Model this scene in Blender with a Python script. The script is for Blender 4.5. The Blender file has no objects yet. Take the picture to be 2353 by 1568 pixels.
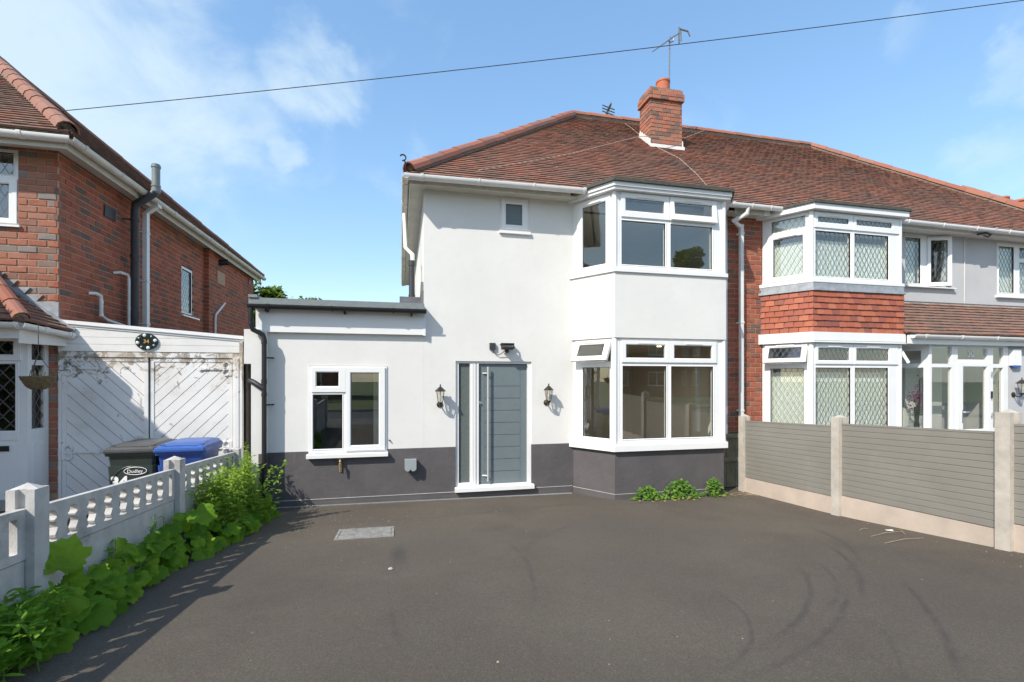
import bpy, bmesh, math, random
from math import sin, cos, pi, radians, sqrt, atan2
from mathutils import Vector, Matrix
random.seed(7)
V3 = Vector
scene = bpy.context.scene
COL = scene.collection

# ------------------------------------------------------------------ camera
YAW = math.atan(255.5 / 1100.0)
CAM = V3((0, 0, 2.0))
cd = bpy.data.cameras.new("camera"); cam = bpy.data.objects.new("camera", cd); COL.objects.link(cam)
cam.location = CAM; cam.rotation_euler = (pi / 2, 0, -YAW)
cd.sensor_width = 36; cd.lens = 36 * 1100 / 2353.0; cd.shift_y = 88 / 2353.0
cd.clip_start = 0.05; cd.clip_end = 2000
scene.camera = cam

# ------------------------------------------------------------------ light
SUN_TRAVEL = V3((1.3, 1.0, -1.5)).normalized()
sl = bpy.data.lights.new("sun", 'SUN'); so = bpy.data.objects.new("sun", sl); COL.objects.link(so)
sl.energy = 2.5; sl.angle = radians(0.6); sl.color = (1.0, 0.935, 0.84)
so.rotation_euler = SUN_TRAVEL.to_track_quat('-Z', 'Y').to_euler()
w = bpy.data.worlds.new("World"); scene.world = w; w.use_nodes = True
nt = w.node_tree; nt.nodes.clear()
def N(nt, typ, **k):
    n = nt.nodes.new(typ)
    for a, b in k.items():
        if a.startswith('i_'): n.inputs[a[2:].replace('_', ' ')].default_value = b
        else: setattr(n, a, b)
    return n
sky = N(nt, 'ShaderNodeTexSky', sky_type='NISHITA'); sky.sun_disc = False
sky.sun_elevation = math.asin(-SUN_TRAVEL.z); sky.sun_rotation = atan2(-SUN_TRAVEL.x, -SUN_TRAVEL.y)
sky.air_density = 1.0; sky.dust_density = 0.6; sky.ozone_density = 1.5
gam = N(nt, 'ShaderNodeGamma'); gam.inputs[1].default_value = 0.62
hsv = N(nt, 'ShaderNodeHueSaturation'); hsv.inputs['Saturation'].default_value = 1.42; hsv.inputs['Value'].default_value = 1.36
nt.links.new(sky.outputs[0], gam.inputs[0]); nt.links.new(gam.outputs[0], hsv.inputs['Color'])
tc = N(nt, 'ShaderNodeTexCoord')
nrm = N(nt, 'ShaderNodeVectorMath', operation='NORMALIZE'); nt.links.new(tc.outputs['Generated'], nrm.inputs[0])
wn = N(nt, 'ShaderNodeTexNoise'); wn.inputs['Scale'].default_value = 5.0; wn.inputs['Detail'].default_value = 9; wn.inputs['Roughness'].default_value = 0.58
wn.inputs['Distortion'].default_value = 0.35
mp = N(nt, 'ShaderNodeMapping'); mp.inputs['Scale'].default_value = (1, 1, 1.5); mp.inputs['Location'].default_value = (3.1, 0.4, 1.7)
nt.links.new(nrm.outputs[0], mp.inputs[0]); nt.links.new(mp.outputs[0], wn.inputs[0])
wv = N(nt, 'ShaderNodeTexNoise'); wv.inputs['Scale'].default_value = 4.5; wv.inputs['Detail'].default_value = 6; nt.links.new(nrm.outputs[0], wv.inputs[0])
wv.inputs['Roughness'].default_value = .65
w1 = N(nt, 'ShaderNodeVectorMath', operation='SUBTRACT'); nt.links.new(wv.outputs['Color'], w1.inputs[0]); w1.inputs[1].default_value = (.5, .5, .5)
w2 = N(nt, 'ShaderNodeVectorMath', operation='SCALE'); nt.links.new(w1.outputs[0], w2.inputs[0]); w2.inputs['Scale'].default_value = .15
w3 = N(nt, 'ShaderNodeVectorMath', operation='ADD'); nt.links.new(w2.outputs[0], w3.inputs[0]); nt.links.new(nrm.outputs[0], w3.inputs[1])
nrmw = N(nt, 'ShaderNodeVectorMath', operation='NORMALIZE'); nt.links.new(w3.outputs[0], nrmw.inputs[0])
prev = None
def wmath(op, a, b=None, clamp=False):
    m = N(nt, 'ShaderNodeMath', operation=op); m.use_clamp = clamp
    for i, x in enumerate((a, b)):
        if x is None: continue
        if isinstance(x, (int, float)): m.inputs[i].default_value = x
        else: nt.links.new(x, m.inputs[i])
    return m.outputs[0]
# cloud banks: (direction, angular radius, weight)
for d, r, wt in (((-0.789, 1.210, 0.738), 0.200, 0.50), ((-0.683, 1.185, 0.656), 0.150, 0.42), ((-0.736, 1.198, 0.556), 0.160, 0.45), ((-0.585, 1.163, 0.584), 0.120, 0.30), ((-0.532, 1.150, 0.511), 0.090, 0.27), ((-0.514, 1.146, 0.438), 0.050, 0.20), ((-0.948, 1.247, 0.738), 0.300, 0.50), ((-0.205, 1.074, 0.693), 0.050, 0.32), ((-0.151, 1.062, 0.620), 0.055, 0.32), ((-0.213, 1.076, 0.629), 0.055, 0.28), ((-0.107, 1.052, 0.620), 0.040, 0.18), ((-0.311, 1.099, 0.579), 0.060, 0.17), ((-0.373, 1.113, 0.606), 0.045, 0.13), ((-0.284, 1.093, 0.529), 0.045, 0.22), ((-0.240, 1.082, 0.475), 0.030, 0.28), ((-0.213, 1.076, 0.247), 0.035, 0.18), ((1.248, 0.737, 0.465), 0.045, 0.30), ((1.177, 0.753, 0.479), 0.030, 0.20), ((1.252, 0.736, 0.638), 0.035, 0.24), ((1.044, 0.784, 0.720), 0.035, 0.16),
                 ((-1.6, -.3, .6), .5, .25), ((1.0, -1.3, .7), .5, .25), ((-.3, -1.2, .5), .45, .30), ((2, .3, .5), .3, .2)):
    dv = V3(d).normalized()
    dt = N(nt, 'ShaderNodeVectorMath', operation='DOT_PRODUCT'); dt.inputs[1].default_value = dv
    nt.links.new(nrmw.outputs[0], dt.inputs[0])
    mr = N(nt, 'ShaderNodeMapRange', interpolation_type='SMOOTHSTEP')
    mr.inputs['From Min'].default_value = cos(r * 1.55); mr.inputs['From Max'].default_value = cos(r * .25)
    mr.inputs['To Min'].default_value = 0; mr.inputs['To Max'].default_value = wt
    nt.links.new(dt.outputs['Value'], mr.inputs['Value'])
    prev = mr.outputs[0] if prev is None else wmath('MAXIMUM', prev, mr.outputs[0])
cs = wmath('ADD', wn.outputs['Fac'], prev)
mr = N(nt, 'ShaderNodeMapRange', interpolation_type='SMOOTHSTEP'); nt.links.new(cs, mr.inputs['Value'])
mr.inputs['From Min'].default_value = 0.58; mr.inputs['From Max'].default_value = 1.04; mr.inputs['To Max'].default_value = 0.80
mx = N(nt, 'ShaderNodeMix', data_type='RGBA'); nt.links.new(mr.outputs[0], mx.inputs[0]); nt.links.new(hsv.outputs[0], mx.inputs[6])
mx.inputs[7].default_value = (2.35, 2.85, 3.15, 1)
bg = N(nt, 'ShaderNodeBackground'); bg.inputs[1].default_value = 0.15; nt.links.new(mx.outputs[2], bg.inputs[0])
wo = N(nt, 'ShaderNodeOutputWorld'); nt.links.new(bg.outputs[0], wo.inputs[0])
scene.view_settings.view_transform = 'Standard'; scene.view_settings.look = 'None'
scene.view_settings.gamma = 1; scene.view_settings.use_curve_mapping = False
scene.view_settings.exposure = 1.15
scene.render.engine = 'CYCLES'
scene.cycles.max_bounces = 8; scene.cycles.transparent_max_bounces = 16

# ------------------------------------------------------------------ materials
MATS = {}
class Mat:
    """small wrapper that builds node materials in world space"""
    def __init__(s, name):
        s.m = bpy.data.materials.new(name); s.m.use_nodes = True; s.nt = s.m.node_tree; s.nt.nodes.clear()
        s.out = s.n('ShaderNodeOutputMaterial'); s.b = s.n('ShaderNodeBsdfPrincipled'); s.l(s.b.outputs[0], s.out.inputs[0])
        g = s.n('ShaderNodeNewGeometry'); s.pos = g.outputs['Position']; s.isl = g.outputs['Random Per Island']; s.nrm = g.outputs['Normal']
        MATS[name] = s.m
    def n(s, t, **k): return N(s.nt, t, **k)
    def l(s, a, b): s.nt.links.new(a, b)
    def noise(s, scale, detail=4, rough=.55, dist=0, vec=None, sc=None):
        n = s.n('ShaderNodeTexNoise'); n.inputs['Scale'].default_value = scale; n.inputs['Detail'].default_value = detail
        n.inputs['Roughness'].default_value = rough; n.inputs['Distortion'].default_value = dist
        v = vec or s.pos
        if sc:
            m = s.n('ShaderNodeMapping'); m.inputs['Scale'].default_value = sc; s.l(v, m.inputs[0]); v = m.outputs[0]
        s.l(v, n.inputs[0]); return n.outputs['Fac']
    def ramp(s, fac, stops, interp='LINEAR'):
        r = s.n('ShaderNodeValToRGB'); r.color_ramp.interpolation = interp
        while len(r.color_ramp.elements) < len(stops): r.color_ramp.elements.new(.5)
        for e, (p, c) in zip(r.color_ramp.elements, stops):
            e.position = p; e.color = tuple(c) + (1,) if len(c) == 3 else c
        s.l(fac, r.inputs[0]); return r.outputs[0]
    def gr(s, fac, a, b, lo=0, hi=1):
        m = s.n('ShaderNodeMapRange'); m.inputs['From Min'].default_value = a; m.inputs['From Max'].default_value = b
        m.inputs['To Min'].default_value = lo; m.inputs['To Max'].default_value = hi; s.l(fac, m.inputs[0]); return m.outputs[0]
    def mix(s, fac, a, b, blend='MIX'):
        m = s.n('ShaderNodeMix', data_type='RGBA', blend_type=blend)
        for i, x in ((0, fac), (6, a), (7, b)):
            if isinstance(x, (int, float)): m.inputs[i].default_value = x
            elif isinstance(x, tuple): m.inputs[i].default_value = x + (1,)
            else: s.l(x, m.inputs[i])
        return m.outputs[2]
    def math(s, op, a, b=0, clamp=False):
        m = s.n('ShaderNodeMath', operation=op); m.use_clamp = clamp
        for i, x in enumerate((a, b)):
            if isinstance(x, (int, float)): m.inputs[i].default_value = x
            else: s.l(x, m.inputs[i])
        return m.outputs[0]
    def rnd(s):
        o = s.n('ShaderNodeObjectInfo'); return s.math('FRACT', s.math('ADD', o.outputs['Random'], s.isl))
    def col(s, c):
        if isinstance(c, tuple): s.b.inputs['Base Color'].default_value = c + (1,)
        else: s.l(c, s.b.inputs['Base Color'])
        return s
    def rough(s, r):
        if isinstance(r, (int, float)): s.b.inputs['Roughness'].default_value = r
        else: s.l(r, s.b.inputs['Roughness'])
        return s
    def bump(s, h, strength=.4, dist=.01):
        b = s.n('ShaderNodeBump'); b.inputs['Strength'].default_value = strength; b.inputs['Distance'].default_value = dist
        s.l(h, b.inputs['Height']); s.l(b.outputs[0], s.b.inputs['Normal']); return s

def simple(name, c, r=.5, metal=0, var=.08, nscale=6, bump=0, bscale=60, grime=None):
    m = Mat(name); f = m.noise(nscale, 5)
    dark = tuple(x * (1 - var) for x in c); lite = tuple(min(1, x * (1 + var)) for x in c)
    cc = m.ramp(f, [(.3, dark), (.7, lite)])
    if grime:
        g = m.gr(m.noise(2.3, 8, .7), .55, .75, 0, grime[1]); cc = m.mix(g, cc, grime[0])
    m.col(cc); m.rough(r); m.b.inputs['Metallic'].default_value = metal
    if bump: m.bump(m.noise(bscale, 5), bump, .004)
    return m.m

def mk_materials():
    # painted render, cream white
    m = Mat('white_render'); a = m.noise(1.3, 6, .6); b = m.noise(9, 6, .6)
    c = m.ramp(a, [(.3, (.68, .67, .64)), (.7, (.735, .725, .69))]); c = m.mix(m.gr(b, .5, .8, 0, .35), c, (.64, .635, .61))
    st = m.noise(5, 8, .7, 0, None, (1.6, 1.6, .14)); c = m.mix(m.gr(st, .58, .78, 0, .28), c, (.60, .585, .55))
    m.col(c).rough(.85).bump(m.math('ADD', m.noise(70, 4, .7), m.math('MULTIPLY', m.noise(7, 3), 1.2)), .28, .005)
    m = Mat('grey_plinth_paint'); a = m.noise(2.2, 6, .6); c = m.ramp(a, [(.3, (.082, .075, .077)), (.7, (.108, .099, .100))])
    st = m.noise(4, 8, .7, .3, None, (2.2, 2.2, .5)); c = m.mix(m.gr(st, .6, .76, 0, .35), c, (.19, .185, .18))
    m.col(c).rough(.7).bump(m.math('ADD', m.noise(60, 4, .7), m.math('MULTIPLY', m.noise(8, 3), 2.2)), .55, .006)
    m = Mat('pale_grey_render'); a = m.noise(1.5, 6); c = m.ramp(a, [(.3, (.46, .455, .455)), (.7, (.52, .515, .515))])
    m.col(c).rough(.85).bump(m.noise(60, 5, .7), .4, .006)
    simple('white_upvc', (.79, .79, .775), .28, 0, .02, 3)
    simple('off_white_upvc', (.74, .73, .70), .35, 0, .06, 3, 0, 60, ((.42, .40, .35), .35))
    simple('grimy_white_upvc', (.58, .55, .47), .45, 0, .12, 4, 0, 60, ((.20, .19, .15), .8))
    simple('cream_soffit', (.56, .53, .46), .55, 0, .08, 3, 0, 60, ((.30, .27, .22), .4))
    simple('black_plastic', (.014, .014, .015), .5, 0, .2, 10)
    simple('dark_grey_plastic', (.040, .041, .046), .5, 0, .15, 10)
    simple('grey_green_plastic', (.22, .25, .24), .45, 0, .12, 8)
    simple('meter_box_grey', (.30, .34, .35), .4, 0, .05, 8)
    simple('lead', (.34, .36, .38), .5, .2, .22, 9, .5, 20)
    simple('lead_dark', (.15, .155, .165), .5, .1, .2, 9, .5, 20)
    simple('felt', (.075, .072, .060), .95, 0, .3, 14, .8, 90)
    simple('grey_flat_roofing', (.20, .225, .225), .7, 0, .12, 10, .4, 40)
    simple('mortar', (.42, .29, .20), .95, 0, .15, 25, .5, 120)
    simple('dark_mortar', (.20, .15, .12), .95, 0, .15, 25, .5, 120)
    simple('mortar_fillet', (.26, .20, .155), .95, 0, .25, 25, .8, 60)
    simple('brushed_steel', (.56, .56, .54), .35, .35, .05, 30)
    simple('galvanised', (.50, .50, .48), .55, .45, .12, 20)
    simple('chrome', (.75, .75, .75), .15, 1, .03, 20)
    simple('brass', (.46, .34, .17), .4, .5, .2, 30)
    simple('bronze_paint', (.055, .045, .036), .38, .5, .3, 40)
    simple('lamp_black', (.012, .012, .013), .5, 0, .2, 20)
    simple('terracotta_pot', (.46, .135, .065), .8, 0, .15, 9, .3, 60)
    simple('concrete', (.48, .465, .44), .9, 0, .16, 7, .8, 110, ((.20, .19, .165), .8))
    simple('post_concrete', (.47, .43, .37), .92, 0, .14, 9, .9, 110, ((.40, .32, .22), .5))
    simple('gravel_board_concrete', (.50, .415, .34), .92, 0, .12, 3, .6, 90, ((.62, .55, .46), .5))
    simple('fence_board_grey', (.235, .222, .192), .42, 0, .07, 2, 0, 60, ((.30, .285, .25), .4))
    simple('wicker', (.15, .115, .055), .9, 0, .5, 60, .5, 60)
    simple('chain_metal', (.10, .09, .08), .5, .7, .2, 30)
    simple('bin_black_green', (.028, .042, .036), .42, 0, .15, 8)
    simple('bin_lid_black', (.075, .076, .075), .42, 0, .15, 8)
    simple('bin_blue', (.018, .065, .26), .38, 0, .12, 8)
    simple('bin_lid_blue', (.04, .11, .36), .36, 0, .12, 8)
    simple('white_print', (.80, .80, .78), .5, 0, .02, 8)
    simple('gold_print', (.62, .42, .12), .4, .3, .1, 8)
    simple('plaque_green', (.012, .035, .028), .35, 0, .2, 20)
    simple('plaque_black', (.010, .010, .010), .3, 0, .2, 20)
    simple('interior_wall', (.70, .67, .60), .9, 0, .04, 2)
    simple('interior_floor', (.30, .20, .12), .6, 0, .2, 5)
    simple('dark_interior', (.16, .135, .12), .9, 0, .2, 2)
    simple('door_blue_grey', (.150, .185, .195), .42, 0, .04, 4, .15, 160)
    simple('alarm_blue', (.02, .10, .38), .35, 0, .05, 8)
    simple('cable_black', (.02, .02, .02), .6, 0, .1, 20)
    simple('cable_pale', (.42, .33, .27), .7, 0, .1, 20)
    simple('aluminium_dull', (.20, .20, .19), .5, .6, .15, 20)
    simple('purple_flower', (.17, .015, .09), .8, 0, .3, 40)
    simple('vase_glass_dark', (.05, .06, .05), .2, 0, .2, 10)
    simple('pebble', (.42, .38, .32), .9, 0, .25, 40)
    simple('straw', (.36, .28, .17), .9, 0, .3, 40)
    m = Mat('lit_lens'); m.b.inputs['Emission Color'].default_value = (1, .8, .5, 1); m.b.inputs['Emission Strength'].default_value = 4.0
    simple('cardboard_paper', (.72, .70, .66), .9, 0, .1, 40)
    simple('curtain_white', (.74, .76, .78), .9, 0, .04, 4)
    # net curtain: white with slight green
    m = Mat('net_curtain'); c = m.ramp(m.noise(3, 4, .5, 0, None, (30, 30, .5)), [(.35, (.80, .86, .82)), (.65, (.90, .93, .90))]); m.col(c).rough(.9)
    # weathered white painted timber
    m = Mat('weathered_white_paint')
    base = m.ramp(m.noise(2, 6), [(.3, (.68, .67, .65)), (.7, (.78, .77, .745))])
    sep = m.n('ShaderNodeSeparateXYZ'); m.l(m.pos, sep.inputs[0])
    hi = m.gr(sep.outputs['Z'], 1.7, 2.35, -.03, .13)
    flakes = m.gr(m.math('ADD', m.noise(8, 12, .72, .8), hi), .615, .65, 0, .85)
    c = m.mix(flakes, base, m.ramp(m.noise(30, 4), [(.35, (.10, .075, .055)), (.65, (.34, .27, .20))]))
    stain = m.gr(m.math('ADD', m.noise(3.2, 6, .6), hi), .54, .74, 0, .55); c = m.mix(stain, c, (.50, .42, .32))
    m.col(c).rough(.7).bump(m.math('MULTIPLY', flakes, -1.0), .5, .004)
    # bricks; the front wall's copy is painted paler, as the sun lights it
    for nm, st, sootw in (('sunlit_front_brick', [(0, (.29, .095, .058)), (.25, (.35, .125, .078)), (.5, (.34, .155, .105)), (.70, (.27, .095, .06)), (.82, (.22, .13, .105)), (.92, (.21, .20, .19)), (1, (.12, .09, .08))], .2), ('red_brick', [(0, (.26, .060, .032)), (.25, (.34, .080, .042)), (.5, (.38, .110, .060)), (.70, (.28, .075, .042)), (.86, (.20, .075, .05)), (.95, (.13, .085, .07)), (1, (.09, .065, .06))], .25),
                          ('chimney_brick', [(0, (.36, .115, .07)), (.3, (.42, .145, .085)), (.55, (.34, .15, .10)), (.75, (.22, .12, .085)), (1, (.14, .085, .07))], .5)):
        m = Mat(nm); c = m.ramp(m.rnd(), st); f = m.noise(28, 6, .65)
        c = m.mix(m.gr(f, .38, .68, 0, .6), c, m.mix(.45, c, (.44, .24, .155)))
        c = m.mix(m.gr(m.noise(1.7, 5, .6), .55, .8, 0, sootw), c, (.09, .06, .05))
        m.col(c).rough(.9).bump(m.noise(110, 6, .7), .7, .005)
    # plain clay roof tiles
    def tile(nm, st, moss, mossw, dark, darkw, lich=.0):
        m = Mat(nm); c = m.ramp(m.rnd(), st)
        big = m.noise(.85, 5, .6); c = m.mix(m.gr(big, .45, .62, 0, darkw), c, dark)
        big2 = m.noise(1.9, 4, .6, 0, m.pos); c = m.mix(m.gr(big2, .54, .66, 0, .5), c, (.36, .125, .07))
        f = m.noise(24, 7, .7); c = m.mix(m.gr(f, .5, .66, 0, mossw), c, moss)
        if lich: c = m.mix(m.gr(m.noise(19, 3, .5), .70, .74, 0, lich), c, (.52, .48, .40))
        m.col(c).rough(.92).bump(f, .8, .006)
    tile('roof_tile', [(0, (.23, .105, .072)), (.3, (.28, .125, .082)), (.6, (.31, .140, .092)), (.85, (.25, .125, .088)), (1, (.17, .10, .078))], (.15, .11, .08), .65, (.165, .108, .082), .75, .9)
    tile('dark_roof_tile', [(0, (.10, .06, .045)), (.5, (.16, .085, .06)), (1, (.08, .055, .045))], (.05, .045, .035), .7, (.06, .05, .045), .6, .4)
    tile('brown_roof_tile', [(0, (.17, .10, .075)), (.5, (.23, .13, .095)), (1, (.14, .09, .07))], (.16, .12, .08), .4, (.16, .11, .09), .3, .9)
    m = Mat('hung_tile'); c = m.ramp(m.rnd(), [(0, (.32, .088, .045)), (.3, (.39, .112, .058)), (.55, (.44, .145, .078)), (.75, (.31, .085, .055)), (.88, (.22, .08, .06)), (1, (.43, .12, .055))])
    c = m.mix(m.gr(m.noise(9, 6), .5, .75, 0, .45), c, (.27, .10, .07)); m.col(c).rough(.75).bump(m.noise(60, 4), .3, .004)
    m = Mat('brown_ridge_tile'); c = m.ramp(m.rnd(), [(0, (.26, .115, .08)), (.5, (.31, .15, .105)), (1, (.23, .12, .09))]); c = m.mix(m.gr(m.noise(8, 7, .65), .5, .72, 0, .6), c, (.16, .11, .085)); m.col(c).rough(.9).bump(m.noise(50, 5), .4, .004)
    m = Mat('ridge_tile'); c = m.ramp(m.rnd(), [(0, (.30, .105, .065)), (.4, (.34, .13, .082)), (.7, (.30, .14, .10)), (1, (.25, .115, .085))])
    c = m.mix(m.gr(m.noise(8, 7, .65), .5, .72, 0, .6), c, (.22, .13, .09)); m.col(c).rough(.85).bump(m.noise(50, 5), .4, .004)
    # clear glass: fresnel mix of tinted transparency and mirror
    for nm, tint, r0, rg in (('window_glass', (.94, .95, .92), .11, 0.0), ('far_glass', (.30, .33, .33), .09, .02)):
        m = Mat(nm); t = m.n('ShaderNodeBsdfTransparent'); t.inputs[0].default_value = tint + (1,)
        g = m.n('ShaderNodeBsdfGlossy'); g.inputs['Roughness'].default_value = rg; g.inputs[0].default_value = (.92, .94, .93, 1)
        dp = m.n('ShaderNodeVectorMath', operation='DOT_PRODUCT'); gg = m.n('ShaderNodeNewGeometry'); m.l(gg.outputs['Normal'], dp.inputs[0]); m.l(gg.outputs['Incoming'], dp.inputs[1])
        fc = m.math('SUBTRACT', 1.0, m.math('ABSOLUTE', dp.outputs['Value'])); fs = m.math('ADD', r0, m.math('MULTIPLY', m.math('POWER', fc, 5.0), 1 - r0), True)
        wob = m.n('ShaderNodeBump'); wob.inputs['Strength'].default_value = .03; wob.inputs['Distance'].default_value = .01
        m.l(m.noise(1.6, 1), wob.inputs['Height']); m.l(wob.outputs[0], g.inputs['Normal'])
        x = m.n('ShaderNodeMixShader'); m.l(fs, x.inputs[0]); m.l(t.outputs[0], x.inputs[1]); m.l(g.outputs[0], x.inputs[2]); m.l(x.outputs[0], m.out.inputs[0])
    m = Mat('frosted_glass'); m.col(m.ramp(m.noise(50, 4), [(.3, (.10, .12, .115)), (.7, (.14, .16, .15))])).rough(.12).bump(m.noise(90, 2), .15, .002)
    m = Mat('lamp_glass'); t = m.n('ShaderNodeBsdfTransparent'); t.inputs[0].default_value = (.93, .93, .88, 1)
    g = m.n('ShaderNodeBsdfGlossy'); g.inputs['Roughness'].default_value = .05
    x = m.n('ShaderNodeMixShader'); x.inputs[0].default_value = .12; m.l(t.outputs[0], x.inputs[1]); m.l(g.outputs[0], x.inputs[2]); m.l(x.outputs[0], m.out.inputs[0])
    # leaves
    for nm, a, b, tr in (('broad_leaf', (.095, .235, .010), (.27, .44, .030), .5), ('dark_weed_leaf', (.085, .22, .012), (.20, .38, .026), .45), ('weed_leaf', (.20, .34, .03), (.36, .50, .07), .5), ('ivy_leaf', (.055, .15, .02), (.17, .30, .04), .3),
                         ('tree_leaf', (.08, .14, .02), (.20, .27, .05), .4), ('yellow_leaf', (.30, .30, .06), (.38, .34, .09), .4), ('shade_shrub_leaf', (.03, .055, .014), (.06, .09, .02), .2)):
        m = Mat(nm); o = m.rnd(); c = m.ramp(o, [(0, a), (1, b)]); c = m.mix(m.gr(m.noise(22, 5), .45, .7, 0, .4), c, tuple(x * .6 for x in a))
        if nm == 'broad_leaf':
            tcn = m.n('ShaderNodeTexCoord'); sp_ = m.n('ShaderNodeSeparateXYZ'); m.l(tcn.outputs['Object'], sp_.inputs[0])
            ang = m.math('ARCTAN2', sp_.outputs['X'], sp_.outputs['Y']); rad = m.math('SQRT', m.math('ADD', m.math('MULTIPLY', sp_.outputs['X'], sp_.outputs['X']), m.math('MULTIPLY', sp_.outputs['Y'], sp_.outputs['Y'])))
            vv_ = m.math('MULTIPLY', m.math('ABSOLUTE', m.math('SINE', m.math('MULTIPLY', ang, 3.5))), rad)
            vein = m.gr(vv_, .006, .028, 1, 0); c = m.mix(m.math('MULTIPLY', vein, .55), c, (.20, .36, .07))
            c = m.mix(m.gr(rad, .0, .5, .35, 0), c, (.16, .30, .045))
        m.col(c).rough(.62); m.b.inputs['Specular IOR Level'].default_value = .25
        tb = m.n('ShaderNodeBsdfTranslucent'); m.l(m.mix(.5, c, (.35, .55, .05)), tb.inputs[0])
        x = m.n('ShaderNodeMixShader'); x.inputs[0].default_value = tr; m.l(m.b.outputs[0], x.inputs[1]); m.l(tb.outputs[0], x.inputs[2]); m.l(x.outputs[0], m.out.inputs[0])
        m.bump(m.noise(45, 3), .35, .006)
    simple('leaf_vein', (.20, .33, .10), .6, 0, .1, 20)
    simple('stem_green', (.10, .19, .035), .6, 0, .2, 20)
    simple('stem_dark', (.06, .045, .03), .8, 0, .2, 20)
    simple('bark', (.09, .07, .05), .95, 0, .3, 8, .8, 20)
    simple('grass', (.105, .135, .05), .95, 0, .35, 1.5, .6, 40)
    simple('road_asphalt', (.075, .075, .078), .9, 0, .12, 3, .5, 200)
    simple('pavement_tarmac', (.12, .118, .112), .9, 0, .12, 3, .5, 200)
    simple('kerb_concrete', (.34, .33, .31), .9, 0, .15, 6, .5, 90)
    simple('far_brick', (.28, .14, .09), .95, 0, .25, 20, .4, 30)
    simple('soil', (.06, .045, .032), .95, 0, .3, 8, .8, 60)
    simple('weathered_timber', (.21, .185, .115), .9, 0, .25, 5, .6, 50, ((.09, .10, .05), .6))
    simple('drain_channel', (.17, .165, .155), .6, .3, .2, 20)
    # block paving of next door
    m = Mat('block_paving'); bt = m.n('ShaderNodeTexBrick'); m.l(m.pos, bt.inputs[0]); bt.inputs['Scale'].default_value = 5
    bt.inputs['Color1'].default_value = (.20, .13, .10, 1); bt.inputs['Color2'].default_value = (.13, .10, .09, 1); bt.inputs['Mortar'].default_value = (.07, .06, .05, 1)
    m.col(bt.outputs[0]).rough(.9).bump(m.noise(60, 4), .4)
    # driveway tarmac with tyre scuffs
    m = Mat('driveway_tarmac')
    c = m.ramp(m.noise(1.1, 6, .6), [(.3, (.092, .074, .055)), (.5, (.116, .096, .070)), (.70, (.142, .121, .088))])
    c = m.mix(m.gr(m.noise(2.6, 4, .6), .48, .68, 0, .45), c, (.120, .091, .076))
    c = m.mix(m.gr(m.noise(.55, 5, .6), .50, .62, 0, .5), c, (.078, .064, .052))
    sp = m.noise(95, 5, .85); c = m.mix(m.gr(sp, .36, .60, .8, 0), c, (.040, .033, .026)); c = m.mix(m.gr(m.noise(60, 4, .8), .57, .70, 0, .5), c, (.22, .185, .14)); c = m.mix(m.gr(m.noise(22, 6, .85), .50, .66, 0, .35), c, (.062, .050, .039)); c = m.mix(m.gr(m.noise(38, 6, .85), .55, .68, 0, .4), c, (.19, .155, .12))
    sx = m.n('ShaderNodeSeparateXYZ'); m.l(m.pos, sx.inputs[0]); cx, cy = sx.outputs['X'], sx.outputs['Y']
    wob = m.math('MULTIPLY', m.math('SUBTRACT', m.noise(2.4, 3) , .5), .06)
    tot = None
    def circ(p, q, r):
        ax, ay = p; bx, by = q; qx, qy = r
        d = 2 * (ax * (by - qy) + bx * (qy - ay) + qx * (ay - by))
        ux = ((ax*ax+ay*ay)*(by-qy)+(bx*bx+by*by)*(qy-ay)+(qx*qx+qy*qy)*(ay-by))/d
        uy = ((ax*ax+ay*ay)*(qx-bx)+(bx*bx+by*by)*(ax-qx)+(qx*qx+qy*qy)*(bx-ax))/d
        return ux, uy, math.hypot(ax-ux, ay-uy)
    for p, q, r, wd, st in (((2.38, 3.25), (2.23, 2.70), (1.74, 2.28), .020, .75), ((3.45, 3.55), (2.84, 2.86), (2.2, 2.47), .03, .7), ((3.29, 2.96), (2.76, 2.56), (1.8, 2.18), .028, .7),
                            ((4.34, 4.09), (3.82, 3.33), (3.36, 2.9), .03, .7), ((3.76, 3.7), (3.47, 3.22), (2.83, 2.72), .026, .45), ((3.94, 3.04), (3.52, 2.54), (2.87, 1.93), .03, .75),
                            ((2.95, 2.4), (2.78, 2.2), (2.54, 1.95), .02, .6), ((1.16, 5.12), (1.17, 4.54), (.93, 3.36), .03, .55), ((-.07, 3.5), (-.04, 3.25), (.0, 3.03), .028, .55),
                            ((2.36, 5.86), (1.5, 5.2), (1.2, 4.69), .05, .4), ((-.92, 6.6), (.72, 6.71), (2.87, 7.12), .05, .55), ((.6, 7.3), (2.4, 6.95), (5.2, 6.75), .045, .5),
                            ((-.5, 6.95), (1.4, 6.75), (3.4, 6.35), .05, .35), ((4.9, 4.9), (4.5, 4.0), (3.7, 3.35), .05, .5)):
        ux, uy, R = circ(p, q, r)
        dx = m.math('SUBTRACT', cx, ux); dy = m.math('SUBTRACT', cy, uy)
        dist = m.math('SQRT', m.math('ADD', m.math('MULTIPLY', dx, dx), m.math('MULTIPLY', dy, dy)))
        off = m.math('ABSOLUTE', m.math('ADD', m.math('SUBTRACT', dist, R), wob))
        ring = m.gr(off, wd * .2, wd * 1.15, 1, 0)
        mxp = ((p[0]+r[0])/2, (p[1]+r[1])/2); half = math.hypot(p[0]-r[0], p[1]-r[1])/2
        ex = m.math('SUBTRACT', cx, mxp[0]); ey = m.math('SUBTRACT', cy, mxp[1])
        dd = m.math('SQRT', m.math('ADD', m.math('MULTIPLY', ex, ex), m.math('MULTIPLY', ey, ey)))
        win = m.gr(dd, half * .75, half * 1.2, st * .68, 0)
        f = m.math('MULTIPLY', ring, win); tot = f if tot is None else m.math('MAXIMUM', tot, f)
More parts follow.
